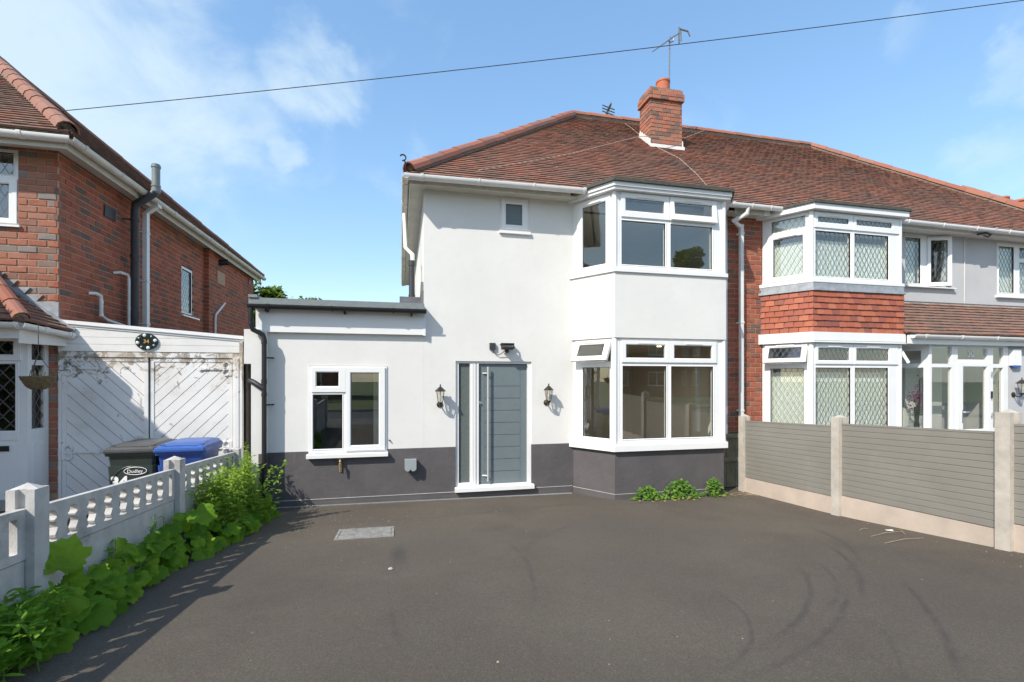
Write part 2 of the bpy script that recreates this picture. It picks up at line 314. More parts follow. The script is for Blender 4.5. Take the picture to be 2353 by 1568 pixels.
    tot = m.math('MULTIPLY', tot, m.gr(m.noise(7, 5, .7), .35, .6, .15, 1))
    # oil stain
    ex = m.math('SUBTRACT', cx, -.02); ey = m.math('MULTIPLY', m.math('SUBTRACT', cy, 4.95), .26)
    dd = m.math('ADD', m.math('SQRT', m.math('ADD', m.math('MULTIPLY', ex, ex), m.math('MULTIPLY', ey, ey))), m.math('MULTIPLY', wob, 1.2))
    tot = m.math('MAXIMUM', tot, m.gr(dd, .04, .13, .5, 0))
    c = m.mix(tot, c, (.030, .028, .028))
    m.col(c).rough(m.gr(tot, 0, 1, .88, .6)).bump(m.math('ADD', m.math('MULTIPLY', sp, 1.0), m.math('MULTIPLY', m.noise(6, 3), .8)), .9, .006)
    simple('inspection_cover', (.25, .245, .225), .75, .1, .3, 14, .9, 90, ((.42, .40, .36), .6))
    m = Mat('slate_grey'); m.col((.13, .135, .14)).rough(.6)
mk_materials()
M = MATS

# ------------------------------------------------------------------ mesh helpers
ORG = {}
def tag(o, label=None, cat=None, group=None, kind=None):
    if label: o['label'] = label
    if cat: o['category'] = cat
    if group: o['group'] = group
    if kind: o['kind'] = kind
    return o
def thing(name, loc, label, cat, group=None):
    o = bpy.data.objects.new(name, None); COL.objects.link(o); o.location = loc; o.empty_display_size = .1
    ORG[o.name] = V3(loc); return tag(o, label, cat, group)
class Fr:
    def __init__(s, o=(0, 0, 0), e=(1, 0, 0), n=(0, -1, 0), z=(0, 0, 1)):
        s.o = V3(o); s.e = V3(e); s.n = V3(n); s.z = V3(z)
    def __call__(s, a, z, d=0): return s.o + s.e * a + s.z * z + s.n * d
    def mat(s, a=0, z=0, d=0):
        p = s(a, z, d); return Matrix(((s.e.x, s.z.x, s.n.x, p.x), (s.e.y, s.z.y, s.n.y, p.y), (s.e.z, s.z.z, s.n.z, p.z), (0, 0, 0, 1)))
WORLD = Fr((0, 0, 0), (1, 0, 0), (0, 1, 0))      # (x, z, y)
class MB:
    def __init__(s): s.v = []; s.f = []
    def add(s, vs, fs):
        b = len(s.v); s.v += [V3(p) for p in vs]; s.f += [tuple(b + i for i in f) for f in fs]; return s
    def box(s, fr, a0, a1, z0, z1, d0, d1):
        P = [fr(a, z, d) for d in (d0, d1) for z in (z0, z1) for a in (a0, a1)]
        return s.add(P, [(0, 1, 3, 2), (4, 6, 7, 5), (0, 4, 5, 1), (2, 3, 7, 6), (0, 2, 6, 4), (1, 5, 7, 3)])
    def wbox(s, x0, x1, y0, y1, z0, z1): return s.box(WORLD, x0, x1, z0, z1, y0, y1)
    def prism(s, fr, poly, d0, d1):
        n = len(poly); P = [fr(a, z, d0) for a, z in poly] + [fr(a, z, d1) for a, z in poly]
        return s.add(P, [tuple(range(n)), tuple(range(2 * n - 1, n - 1, -1))] + [(i, i + n, (i + 1) % n + n, (i + 1) % n) for i in range(n)])
    def extr(s, poly, p0, p1, ex, ez):
        """closed 2D profile swept from p0 to p1 with axes ex, ez"""
        n = len(poly); p0 = V3(p0); p1 = V3(p1); ex = V3(ex); ez = V3(ez)
        P = [p0 + ex * a + ez * b for a, b in poly] + [p1 + ex * a + ez * b for a, b in poly]
        return s.add(P, [tuple(range(n)), tuple(range(2 * n - 1, n - 1, -1))] + [(i, i + n, (i + 1) % n + n, (i + 1) % n) for i in range(n)])
    def slab(s, fr, a0, a1, z0, z1, d0, d1, holes=()):
        A = sorted({a0, a1} | {min(max(x, a0), a1) for h in holes for x in h[:2]}); Z = sorted({z0, z1} | {min(max(x, z0), z1) for h in holes for x in h[2:]})
        na, nz = len(A) - 1, len(Z) - 1
        def solid(i, j):
            if i < 0 or j < 0 or i >= na or j >= nz: return False
            a, z = (A[i] + A[i + 1]) / 2, (Z[j] + Z[j + 1]) / 2
            return not any(h[0] < a < h[1] and h[2] < z < h[3] for h in holes)
        for i in range(na):
            for j in range(nz):
                if not solid(i, j): continue
                x0, x1, y0, y1 = A[i], A[i + 1], Z[j], Z[j + 1]
                s.add([fr(x0, y0, d1), fr(x1, y0, d1), fr(x1, y1, d1), fr(x0, y1, d1)], [(0, 1, 2, 3)])
                s.add([fr(x0, y0, d0), fr(x1, y0, d0), fr(x1, y1, d0), fr(x0, y1, d0)], [(3, 2, 1, 0)])
                for ii, jj, p, q in ((i - 1, j, (x0, y0), (x0, y1)), (i + 1, j, (x1, y1), (x1, y0)), (i, j - 1, (x1, y0), (x0, y0)), (i, j + 1, (x0, y1), (x1, y1))):
                    if not solid(ii, jj): s.add([fr(*p, d0), fr(*p, d1), fr(*q, d1), fr(*q, d0)], [(0, 1, 2, 3)])
        return s
    def ring(s, fr, o, i, d0, d1, ch=.012):
        """rectangular frame, outer rect o, inner rect i, inner edge splayed back"""
        def R(r, g, d): a0, a1, z0, z1 = r; return [fr(a0 + g, z0 + g, d), fr(a1 - g, z0 + g, d), fr(a1 - g, z1 - g, d), fr(a0 + g, z1 - g, d)]
        loops = [R(o, 0, d0), R(o, 0, d1 - .004), R(o, .004, d1), R(i, -ch, d1), R(i, 0, d1 - ch), R(i, 0, d0)]
        b = []
        for l in loops: b += l
        F = []
        for k in range(5):
            for j in range(4): F.append((k*4+j, k*4+(j+1) % 4, (k+1)*4+(j+1) % 4, (k+1)*4+j))
        for j in range(4): F.append((20+j, 20+(j+1) % 4, (j+1) % 4, j))
        return s.add(b, F)
    def tube(s, pts, r, seg=8, caps=True, r1=None):
        pts = [V3(p) for p in pts]; n = len(pts); base = len(s.v); up = None
        for i, p in enumerate(pts):
            t = (pts[min(i + 1, n - 1)] - pts[max(i - 1, 0)]).normalized()
            if up is None: up = t.orthogonal().normalized()
            up = (up - t * up.dot(t)).normalized(); bi = t.cross(up)
            rr = r if r1 is None else r + (r1 - r) * i / (n - 1)
            if 0 < i < n - 1:
                cosh = max(.35, (pts[i] - pts[i-1]).normalized().dot(t)); rr2 = rr / cosh ** .5
            else: rr2 = rr
            s.v += [p + (up * cos(2*pi*k/seg) + bi * sin(2*pi*k/seg)) * rr2 for k in range(seg)]
        for i in range(n - 1):
            for k in range(seg): s.f.append((base+i*seg+k, base+i*seg+(k+1) % seg, base+(i+1)*seg+(k+1) % seg, base+(i+1)*seg+k))
        if caps: s.f.append(tuple(base + k for k in reversed(range(seg)))); s.f.append(tuple(base + (n-1)*seg + k for k in range(seg)))
        return s
    def lathe(s, c, prof, seg=12, axis=(0, 0, 1)):
        q = V3((0, 0, 1)).rotation_difference(V3(axis)); base = len(s.v); c = V3(c)
        for r, z in prof: s.v += [c + q @ V3((r*cos(2*pi*k/seg), r*sin(2*pi*k/seg), z)) for k in range(seg)]
        for i in range(len(prof) - 1):
            for k in range(seg): s.f.append((base+i*seg+k, base+i*seg+(k+1) % seg, base+(i+1)*seg+(k+1) % seg, base+(i+1)*seg+k))
        s.f.append(tuple(base + k for k in reversed(range(seg)))); s.f.append(tuple(base + (len(prof)-1)*seg + k for k in range(seg)))
        return s
    def build(s, name, mat, parent=None, smooth=False, recalc=True, **t):
        org = ORG[parent.name] if parent else V3((0, 0, 0))
        me = bpy.data.meshes.new(name); me.from_pydata([tuple(p - org) for p in s.v], [], s.f)
        if recalc:
            bm = bmesh.new(); bm.from_mesh(me); bmesh.ops.recalc_face_normals(bm, faces=bm.faces); bm.to_mesh(me); bm.free()
        if smooth:
            for p in me.polygons: p.use_smooth = True
            try: me.set_sharp_from_angle(angle=radians(35))
            except Exception: pass
        me.materials.append(MATS[mat]); o = bpy.data.objects.new(name, me); COL.objects.link(o)
        if parent: o.parent = parent
        ORG[o.name] = org.copy(); return tag(o, **t)
def top(name, mb, mat, loc, label, cat, group=None, smooth=False):
    loc = V3(loc); m2 = MB(); m2.v = [p - loc for p in mb.v]; m2.f = mb.f
    o = m2.build(name, mat, None, smooth); o.location = loc; ORG[o.name] = loc; return tag(o, label, cat, group)

def to_px(p):
    u, v, z = p; X = u*cos(YAW) - v*sin(YAW); Z = u*sin(YAW) + v*cos(YAW)
    if Z < .05: return None
    return 1176.5 + 1100*X/Z, 872 - 1100*(z-2)/Z
def inframe(p, m=25):
    q = to_px(p); return q is not None and -m < q[0] < 2353+m and -m < q[1] < 1568+m
def pieces(name, items, mats, parent, limit=300, stuffname=None):
    """items: (variant, Matrix). nearest visible ones become objects, the rest one joined part"""
    vis = []; rest = []
    for it in items: (vis if inframe(it[1].translation) else rest).append(it)
    vis.sort(key=lambda it: (it[1].translation - CAM).length)
    org = ORG[parent.name]; T = Matrix.Translation(-org)
    for (vi, mt) in vis[:limit]:
        o = bpy.data.objects.new(name, vi[0]); COL.objects.link(o); o.parent = parent; o.matrix_basis = T @ mt
    rest += vis[limit:]
    if rest:
        mb = MB()
        for (me, vv, ff), mt in rest: mb.add([mt @ v for v in vv], ff)
        mb.build(stuffname or name + 's', mats, parent, recalc=False, kind='stuff')
def variant(vs, fs, mat):
    me = bpy.data.meshes.new('piece'); me.from_pydata([tuple(v) for v in vs], [], fs)
    bm = bmesh.new(); bm.from_mesh(me); bmesh.ops.recalc_face_normals(bm, faces=bm.faces); bm.to_mesh(me); bm.free()
    me.materials.append(MATS[mat]); return (me, [V3(v.co) for v in me.vertices], [tuple(p.vertices) for p in me.polygons])
def brick_variants(mat, k=5):
    out = []
    for i in range(k):
        r = random.Random(i + 3); j = lambda s=.012: r.uniform(-s, s)
        vs = []
        for (x, y, d) in ((-.5, -.5, -1), (.5, -.5, -1), (.5, .5, -1), (-.5, .5, -1), (-.5, -.5, -.06), (.5, -.5, -.06), (.5, .5, -.06), (-.5, .5, -.06)):
            vs.append((x, y, d))
        for (x, y) in ((-.475, -.44), (.475, -.44), (.475, .44), (-.475, .44)): vs.append((x + j(), y + j(.03), j(.05)))
        out.append(variant(vs, [(3, 2, 1, 0), (0, 1, 5, 4), (1, 2, 6, 5), (2, 3, 7, 6), (3, 0, 4, 7), (4, 5, 9, 8), (5, 6, 10, 9), (6, 7, 11, 10), (7, 4, 8, 11), (8, 9, 10, 11)], mat))
    return out
def lay_bricks(fr, a0, a1, z0, z1, var, holes=(), P=.228, H=.0931, gap=.014, proud=.0075, phase=0, zph=None):
    """running bond over a rectangle of frame fr; returns items. unit brick scaled (len, height, depth)"""
    it = []; k0 = int(math.floor((z0 - (zph or 0)) / H))
    for k in range(k0, k0 + int((z1 - z0) / H) + 3):
        zb = (zph or 0) + k * H; lo, hi = max(zb, z0), min(zb + H - gap, z1)
        if hi - lo < .02: continue
        x = a0 - P + (P / 2 if k % 2 else 0) + phase
        while x < a1:
            segs = [(max(x, a0), min(x + P - gap, a1))]
            for h in holes:
                if h[2] < (lo + hi) / 2 < h[3]:
                    ns = []
                    for s0, s1 in segs:
                        if s1 <= h[0] or s0 >= h[1]: ns.append((s0, s1)); continue
                        if s0 < h[0]: ns.append((s0, h[0]))
                        if s1 > h[1]: ns.append((h[1], s1))
                    segs = ns
            for s0, s1 in segs:
                if s1 - s0 < .03: continue
                m = fr.mat((s0 + s1) / 2, (lo + hi) / 2, proud + random.uniform(-.002, .003)) @ Matrix.Diagonal((s1 - s0, hi - lo, .05, 1))
                it.append((random.choice(var), m))
            x += P
    return it
def tile_variants(mat, th=.014, k=5):
    out = []
    for i in range(k):
        r = random.Random(i + 50); j = lambda s=.02: r.uniform(-s, s)
        c = .25 * r.random()
        vs = [(-.48, 0, -1), (.48, 0, -1), (.48, 1.5, -1), (-.48, 1.5, -1), (-.49, j(.012), 1.0 + j(.1)), (0, j(.012), 1.04 + .25 * c), (.49, j(.012), 1.0 + j(.1)), (.48, 1.5, -.6), (0, 1.5, -.5), (-.48, 1.5, -.6)]
        out.append(variant(vs, [(0, 3, 2, 1), (0, 1, 6, 5, 4), (4, 5, 8, 9), (5, 6, 7, 8), (1, 2, 7, 6), (3, 0, 4, 9), (2, 3, 9, 8, 7)], mat))
    return out
def lay_tiles(P0, e, s, poly, var, W=.165, G=.10, th=.017):
    """plain tiles over a convex polygon (a, b) on the plane P0 + e*a + s*b"""
    P0 = V3(P0); e = V3(e).normalized(); s = V3(s).normalized(); n = e.cross(s)
    if n.z < -.01: n = -n
    it = []; bmin = min(b for a, b in poly); bmax = max(b for a, b in poly); k = 0; b = bmin
    while b < bmax - .02:
        bb = b + min(.3 * G, (bmax - b) / 2); xs = []
        for (a0, b0), (a1, b1) in zip(poly, poly[1:] + poly[:1]):
            if (b0 - bb) * (b1 - bb) < 0: xs.append(a0 + (a1 - a0) * (bb - b0) / (b1 - b0))
        if len(xs) >= 2:
            lo, hi = min(xs), max(xs); x = math.floor(lo / W) * W - W + (W / 2 if k % 2 else 0)
            while x < hi:
                x0, x1 = max(x, lo), min(x + W, hi)
                if x1 - x0 > .025:
                    p = P0 + e * ((x0 + x1) / 2) + s * (b + random.uniform(-.0012, .0012))
                    tz = random.uniform(.9, 1.15) * th
                    ee = e * (x1 - x0) * 1.02; ss = (s + e * random.uniform(-.005, .005)) * G; nn = n * tz
                    m = Matrix(((ee.x, ss.x, nn.x, p.x + nn.x), (ee.y, ss.y, nn.y, p.y + nn.y), (ee.z, ss.z, nn.z, p.z + nn.z), (0, 0, 0, 1)))
                    it.append((random.choice(var), m))
                x += W
        b += G; k += 1
    return it
def half_round(mat, seg=7):
    vs = []
    for y, r in ((0, 1.0), (1.0, .93)):
        for k in range(seg): a = pi * k / (seg - 1); vs.append((cos(a) * r, y, sin(a) * r))
        for k in range(seg): a = pi * k / (seg - 1); vs.append((cos(a) * (r - .13), y, sin(a) * (r - .13)))
    n = seg; F = []
    for k in range(n - 1):
        F += [(k, k+1, 2*n+k+1, 2*n+k), (n+k, 2*n+n+k, 2*n+n+k+1, n+k+1), (k, n+k, n+k+1, k+1), (2*n+k, 2*n+k+1, 3*n+k+1, 3*n+k)]
    F += [(0, 2*n, 3*n, n), (n-1, 2*n-1, 4*n-1, 3*n-1)]
    return variant(vs, F, mat)
def ridge(p0, p1, var, parent, r=.12, L=.44, name='ridge_tile', upref=(0, 0, 1)):
    p0 = V3(p0); p1 = V3(p1); d = p1 - p0; n = max(1, round(d.length / L)); y = d.normalized(); x = y.cross(V3(upref)).normalized(); z = x.cross(y)
    it = []
    for i in range(n):
        p = p0 + d * (i / n) + z * random.uniform(-.004, .006); l = d.length / n * 1.02; rr = r * random.uniform(.97, 1.03)
        it.append((var, Matrix(((x.x*rr, y.x*l, z.x*rr, p.x), (x.y*rr, y.y*l, z.y*rr, p.y), (x.z*rr, y.z*l, z.z*rr, p.z), (0, 0, 0, 1)))))
    org = ORG[parent.name]; T = Matrix.Translation(-org)
    bd = MB(); bd.tube([p0 + d * .01 - z * r * .10, p1 - d * .01 - z * r * .10], r * .78, 8); bd.build('ridge_bedding', 'mortar_fillet', parent, True)
    for vi, mt in it:
        o = bpy.data.objects.new(name, vi[0]); COL.objects.link(o); o.parent = parent; o.matrix_basis = T @ mt
def gutter(parent, pts, outs, mat, r=.056, name='gutter', brk=.9):
    """half-round gutter along pts, outs = outward direction per segment"""
    for (p0, p1, out) in zip(pts, pts[1:], outs):
        p0 = V3(p0); p1 = V3(p1); out = V3(out); prof = []
        for k in range(9): a = pi + pi * k / 8; prof.append((cos(a) * r, sin(a) * r * 1.05))
        prof = [(-r, .012)] + prof + [(r, .012), (r - .006, .012)] + [(cos(a) * (r - .006), sin(a) * (r - .006) * 1.05) for a in [2*pi - pi * k / 8 for k in range(9)]] + [(-r + .006, .012)]
        mb = MB(); mb.extr(prof, p0, p1, out, (0, 0, 1)); mb.build(name, mat, parent, True)
        L = (p1 - p0).length; n = int(L / brk); d = (p1 - p0).normalized(); bb = MB()
        for k in range(n + 1):
            q = p0 + d * (min(.25 + k * brk, L - .05)); R2 = r + .008
            pr = [(cos(pi + pi*j/8) * R2, sin(pi + pi*j/8) * R2 * 1.05) for j in range(9)]; pr = [(-R2, .018)] + pr + [(R2, .018)]
            wd = .02 if k % 3 else .045
            if L > .5: MB().extr(pr, q, q + d * wd, out, (0, 0, 1)).build('gutter_bracket', mat, parent, True)
def pipe(parent, pts, r, mat, name='pipe', collars=(), seg=12, brackets=()):
    mb = MB(); mb.tube(pts, r, seg)
    for p, h in collars: mb.tube([V3(p), V3(p) + V3((0, 0, h))], r * 1.16, seg)
    for p, q in brackets: mb.tube([p, q], .012, 6)
    return mb.build(name, mat, parent, True)
def text_mesh(s, mat, size, fr, a, z, d, name, parent, th=.002, font_bold=0.0, wscale=1.0):
    cu = bpy.data.curves.new('t', 'FONT'); cu.body = s; cu.size = size; cu.align_x = 'CENTER'; cu.align_y = 'CENTER'; cu.extrude = th; cu.offset = font_bold; cu.resolution_u = 3
    ob = bpy.data.objects.new('t', cu); COL.objects.link(ob); bpy.context.view_layer.update()
    me = bpy.data.meshes.new_from_object(ob.evaluated_get(bpy.context.evaluated_depsgraph_get())); bpy.data.objects.remove(ob)
    mt = fr.mat(a, z, d) @ Matrix.Diagonal((wscale, 1, 1, 1)); org = ORG[parent.name]
    for v in me.vertices: v.co = mt @ v.co - org
    me.materials.clear(); me.materials.append(MATS[mat]); me.name = name
    o = bpy.data.objects.new(name, me); COL.objects.link(o); o.parent = parent; ORG[o.name] = org.copy(); return o
def clip(poly, nx, ny, c):
    """keep nx*x+ny*y<=c"""
    out = []
    for (p, q) in zip(poly, poly[1:] + poly[:1]):
        dp, dq = nx*p[0]+ny*p[1]-c, nx*q[0]+ny*q[1]-c
        if dp <= 0: out.append(p)
        if dp * dq < 0: t = dp/(dp-dq); out.append((p[0]+(q[0]-p[0])*t, p[1]+(q[1]-p[1])*t))
    return out

def window(parent, fr, W, z0, z1, fixed=(), sashes=(), sill=None, lead=None, glass='window_glass', depth=.065, mat='white_upvc', name='window', vents=True, latt=None):
    """fixed: glass rects. sashes: (outer, inner, kind, angle) kind in None/'top'/'left'/'right'"""
    holes = [r for r in fixed] + [(o[0] + .02, o[1] - .02, o[2] + .02, o[3] - .02) for o, i, k, an in sashes]
    mb = MB(); mb.slab(fr, 0, W, z0, z1, -depth, 0, holes)
    w_ = mb.build(name, mat, parent)
    if any(fixed):
        mb = MB()
        for r in fixed:
            rr = (r[0] - .018, r[1] + .018, r[2] - .018, r[3] + .018); mb.ring(fr, rr, r, -.02, .007, .007)
        mb.build('glazing_bead', mat, w_)
    def gasket(f2, r, d):
        MB().slab(f2, r[0] - .004, r[1] + .004, r[2] - .004, r[3] + .004, d - .002, d + .004, [(r[0] + .006, r[1] - .006, r[2] + .006, r[3] - .006)]).build('gasket', 'black_plastic', w_)
    def leads(f2, r, d):
        mb = MB(); a0, a1, b0, b1 = r; s = lead; sl = 1.75; hw = .0024
        rng = int(((a1 - a0) * sl + (b1 - b0)) / s) + 3
        for sg in (1, -1):
            for k in range(-rng, rng):
                nx, ny = -sg * sl, 1; L = sqrt(nx*nx+ny*ny); c = k * s; base = [(a0, b0), (a1, b0), (a1, b1), (a0, b1)]
                o = b0 - sg * sl * a0
                pl = clip(clip(base, nx, ny, o + c + hw * L), -nx, -ny, -(o + c - hw * L))
                if len(pl) >= 3: mb.prism(f2, pl, d - .003, d + .003)
        if mb.v: mb.build('leading', 'slate_grey', w_)
    for r in fixed:
        mb = MB(); mb.box(fr, r[0] - .01, r[1] + .01, r[2] - .01, r[3] + .01, -.026, -.022); mb.build('pane', glass, w_); gasket(fr, r, -.020)
        if lead: leads(fr, r, -.024)
    for o, i, kind, an in sashes:
        f2 = fr
        if kind:
            A = radians(an)
            if kind == 'top':
                piv = fr(0, o[3], 0); zz = fr.z * cos(A) - fr.n * sin(A) ; nn = fr.n * cos(A) + fr.z * sin(A); f2 = Fr(piv - zz * o[3], fr.e, nn, zz)
            if kind == 'right':     # hinged at its left edge, opening outward
                piv = fr(o[0], 0, 0); ee = fr.e * cos(A) + fr.n * sin(A); nn = fr.n * cos(A) - fr.e * sin(A); f2 = Fr(piv - ee * o[0], ee, nn)
            if kind == 'left':      # hinged at its right edge
                piv = fr(o[1], 0, 0); ee = fr.e * cos(A) - fr.n * sin(A); nn = fr.n * cos(A) + fr.e * sin(A); f2 = Fr(piv - ee * o[1], ee, nn)
        mb = MB(); mb.ring(f2, o, i, -.03, .022, .014); sname = mb.build('sash', mat, w_)
        mb = MB(); mb.box(f2, i[0] - .01, i[1] + .01, i[2] - .01, i[3] + .01, -.012, -.008); mb.build('pane', glass, w_); gasket(f2, i, -.006)
        if lead: leads(f2, i, -.010)
        if vents and i[1] - i[0] > .3:
            mb = MB(); c = (i[0] + i[1]) / 2; mb.box(f2, c - .15, c + .15, i[3] + .022, i[3] + .040, .022, .036); mb.build('trickle_vent', mat, w_)
        if kind == 'top' and an > 3:
            mb = MB()
            for ax in (o[0] + .01, o[1] - .01): mb.tube([fr(ax, o[3] - .10, -.01), f2(ax, o[2] + .06, -.025)], .006, 5)
            mb.build('stay', 'galvanised', w_)
    if sill:
        a0, a1, s0, s1, pr = sill; mb = MB()
        mb.add([fr(a0, s0, -.05), fr(a1, s0, -.05), fr(a1, s0, pr), fr(a0, s0, pr), fr(a0, s1, -.05), fr(a1, s1, -.05), fr(a1, s1 - .018, pr), fr(a0, s1 - .018, pr)],
               [(0, 1, 2, 3), (4, 7, 6, 5), (3, 2, 6, 7), (0, 4, 5, 1), (0, 3, 7, 4), (1, 5, 6, 2)])
        mb.build('sill', mat, w_)
    return w_
def room(parent, x0, x1, y0, y1, z0, z1, wall='interior_wall', front=False):
    mb = MB(); mb.add([(x0, y0, z0), (x1, y0, z0), (x1, y1, z0), (x0, y1, z0), (x0, y0, z1), (x1, y0, z1), (x1, y1, z1), (x0, y1, z1)], [(4, 5, 6, 7), (2, 3, 7, 6), (1, 2, 6, 5), (3, 0, 4, 7)])
    o = mb.build('interior', wall, parent, recalc=False)
    mb = MB(); mb.add([(x0, y0, z0 + .002), (x1, y0, z0 + .002), (x1, y1, z0 + .002), (x0, y1, z0 + .002)], [(0, 1, 2, 3)]); mb.build('floor', 'interior_floor', parent, recalc=False)
    return o

# ------------------------------------------------------------------ ground
PR = [(-3, .50), (0, .5), (1.6, .48), (2.6, .40), (3.6, .29), (5.4, .118), (7.28, .025), (7.86, .0), (12, 0)]
PL = [(-3, .50), (0, .5), (1.6, .47), (3.2, .40), (4.3, .31), (6, .17), (7.86, .05), (12, .05)]
def ip(P, v):
    if v <= P[0][0]: return P[0][1]
    for (a, za), (b, zb) in zip(P, P[1:]):
        if a <= v <= b:
            t = (v - a) / (b - a); return za + (zb - za) * t
    return P[-1][1]
def gz(u, v):
    t = min(1, max(0, (u + 2.3) / 8.2)); s = 0
    for dv in (-.3, 0, .3):
        vv = min(v + dv, 7.86 if v <= 7.86 else v + dv); s += ip(PL, vv) * (1 - t) + ip(PR, vv) * t
    return s / 3
def sheet(name, mat, u0, u1, v0, v1, st, dz=0, kind='structure'):
    mb = MB(); nu, nv = max(1, round((u1-u0)/st)), max(1, round((v1-v0)/st))
    for j in range(nv + 1):
        for i in range(nu + 1): u = u0+(u1-u0)*i/nu; v = v0+(v1-v0)*j/nv; mb.v.append(V3((u, v, gz(u, v) + dz)))
    for j in range(nv):
        for i in range(nu): a = j*(nu+1)+i; mb.f.append((a, a+1, a+nu+2, a+nu+1))
    o = mb.build(name, mat, None, True, recalc=False); o['kind'] = kind; return o
sheet('driveway', 'driveway_tarmac', -2.33, 5.95, -1.0, 7.88, .15)
sheet('forecourt', 'block_paving', -14, -2.36, -1.0, 7.95, .4, .003)
sheet('garden_path', 'pavement_tarmac', 5.96, 22, -1.0, 7.95, .4, .003)
MB().add([(-400, -400, -.12), (400, -400, -.12), (400, 400, -.12), (-400, 400, -.12)], [(0, 1, 2, 3)]).build('ground', 'grass', None, recalc=False, kind='structure')
def flat(name, mat, x0, x1, y0, y1, z, d=.3):
    return MB().wbox(x0, x1, y0, y1, z - d, z).build(name, mat, None, kind='structure')
flat('pavement', 'pavement_tarmac', -60, 60, -3.0, -1.0, .5)
flat('kerb', 'kerb_concrete', -60, 60, -3.14, -3.0, .51)
flat('road', 'road_asphalt', -60, 60, -9.2, -3.14, .39)
flat('kerb', 'kerb_concrete', -60, 60, -9.34, -9.2, .51)
flat('grass_verge', 'grass', -60, 60, -45, -9.34, .5)

# ------------------------------------------------------------------ shared variants
V = 7.86                                   # plane of the fronts
FRONT = Fr((0, V, 0), (1, 0, 0), (0, -1, 0))
BRK = brick_variants('red_brick'); FBRK = brick_variants('sunlit_front_brick'); CBRK = brick_variants('chimney_brick')
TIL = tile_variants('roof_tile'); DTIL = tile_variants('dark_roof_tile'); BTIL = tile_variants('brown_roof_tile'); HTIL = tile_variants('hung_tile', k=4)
RDG = half_round('ridge_tile'); BRD = half_round('brown_ridge_tile')
TANP = .86; SL = V3((0, 1, TANP)).normalized(); SLN = sqrt(1 + TANP * TANP)
EZ = 5.15; EV = 7.5; RV = 11.75; RZ = EZ + TANP * (RV - EV)

# ================================================================== house 32 (white)
H = thing('semi_detached_house', (3.2, V, 0), 'white rendered semi-detached house with grey plinth, grey front door and two-storey bay', 'house', 'houses along the street')
PZ = .893                                   # top of the grey plinth
SOF = 5.07
UW0, UW1 = .363, 5.99
# front wall: upper part over house and extension part are one plane
ext_holes = [(-1.377, -.214, .80, 2.21)]
mb = MB()
mb.slab(FRONT, UW0, UW1, PZ, SOF + .1, -.28, 0, [(.876, 2.167, .17, 2.30), (1.613, 2.128, 4.50, 5.07), (2.98, 5.77, .0, 2.67), (2.98, 5.77, 3.75, 5.04)])
mb.slab(FRONT, -2.03, UW0 - .001, PZ, 3.05, -.28, 0, ext_holes)
mb.build('front_wall', 'white_render', H)
mb = MB()
mb.slab(FRONT, -2.03, UW1, -.1, PZ - .001, -.28, .001, [(.876, 2.167, .17, 2.30), (2.98, 5.77, .0, .84), (-1.377, -.214, .80, 2.21)])
mb.build('plinth', 'grey_plinth_paint', H)
MB().box(FRONT, -1.80, .875, .150, .158, 0, .008).box(FRONT, 2.168, 2.90, .150, .158, 0, .006).build('damp_course_line', 'concrete', H)
mb = MB(); mb.wbox(UW0, UW0 + .28, V + .28, 16.0, -.1, SOF + .1); mb.wbox(UW0, 6.58, 16.0, 16.2, -.1, SOF + .1); mb.build('side_wall', 'white_render', H)
# narrow return strip of render seen past the bay, already part of front wall (5.83 - 5.99)
# --- extension
mb = MB(); mb.wbox(-2.03, -1.83, V + .28, 13.5, -.1, 3.05); mb.wbox(-2.03, UW0, 13.5, 13.7, -.1, 3.05); mb.build('extension_wall', 'white_render', H)
mb = MB(); mb.wbox(-2.25, -2.031, V - .10, 8.3, 2.23, 2.74); mb.wbox(-2.155, -2.031, V - .10, 8.3, -.1, 2.229); mb.wbox(-2.030, -1.95, V - .10, V - .002, PZ, 2.72); mb.build('end_pier', 'white_render', H)
MB().wbox(-2.055, -1.951, V - .105, V - .003, -.1, PZ).build('pier_plinth', 'grey_plinth_paint', H)
F2 = Fr((0, 7.79, 0)); mb = MB(); mb.box(F2, -2.10, .372, 2.71, 3.055, -.07, 0); b = mb.build('fascia_board', 'white_upvc', H)
MB().box(F2, .345, .388, 2.70, 3.07, -.068, .006).build('fascia_corner_trim', 'white_upvc', H)
MB().wbox(-2.12, .372, 7.79, 7.86, 3.056, 3.09).build('soffit', 'white_upvc', H)
mb = MB(); mb.wbox(-2.15, .36, 7.62, 13.8, 3.10, 3.19); mb.wbox(-2.15, -2.03, 7.60, 13.8, 3.19, 3.23); mb.build('flat_roof', 'grey_flat_roofing', H)
gutter(H, [(-2.17, 7.66, 3.085), (.392, 7.66, 3.085)], [(0, -1, 0)], 'black_plastic', .05)
for x in (-1.95, -.85, .15): MB().wbox(x, x + .03, 7.68, 7.79, 3.0, 3.035).build('gutter_arm', 'black_plastic', H)
pipe(H, [(-2.13, 7.66, 3.06), (-2.13, 7.66, 2.80), (-2.11, 7.68, 2.73), (-1.985, 7.71, 2.66), (-1.965, 7.71, 2.60), (-1.965, 7.71, .12)], .034, 'black_plastic', 'downpipe',
     [((-2.13, 7.66, 2.80), .05), ((-1.965, 7.71, 2.52), .06), ((-1.965, 7.71, 1.93), .07), ((-1.965, 7.71, 1.75), .05)], brackets=[((-1.965, 7.71, 2.32), (-1.86, 7.83, 2.32)), ((-1.965, 7.71, 1.62), (-1.86, 7.83, 1.62))])
pipe(H, [(-1.97, 7.71, 1.86), (-2.10, 7.72, 1.95), (-2.17, 7.78, 1.98), (-2.19, 7.95, 1.98)], .038, 'black_plastic', 'branch_pipe')
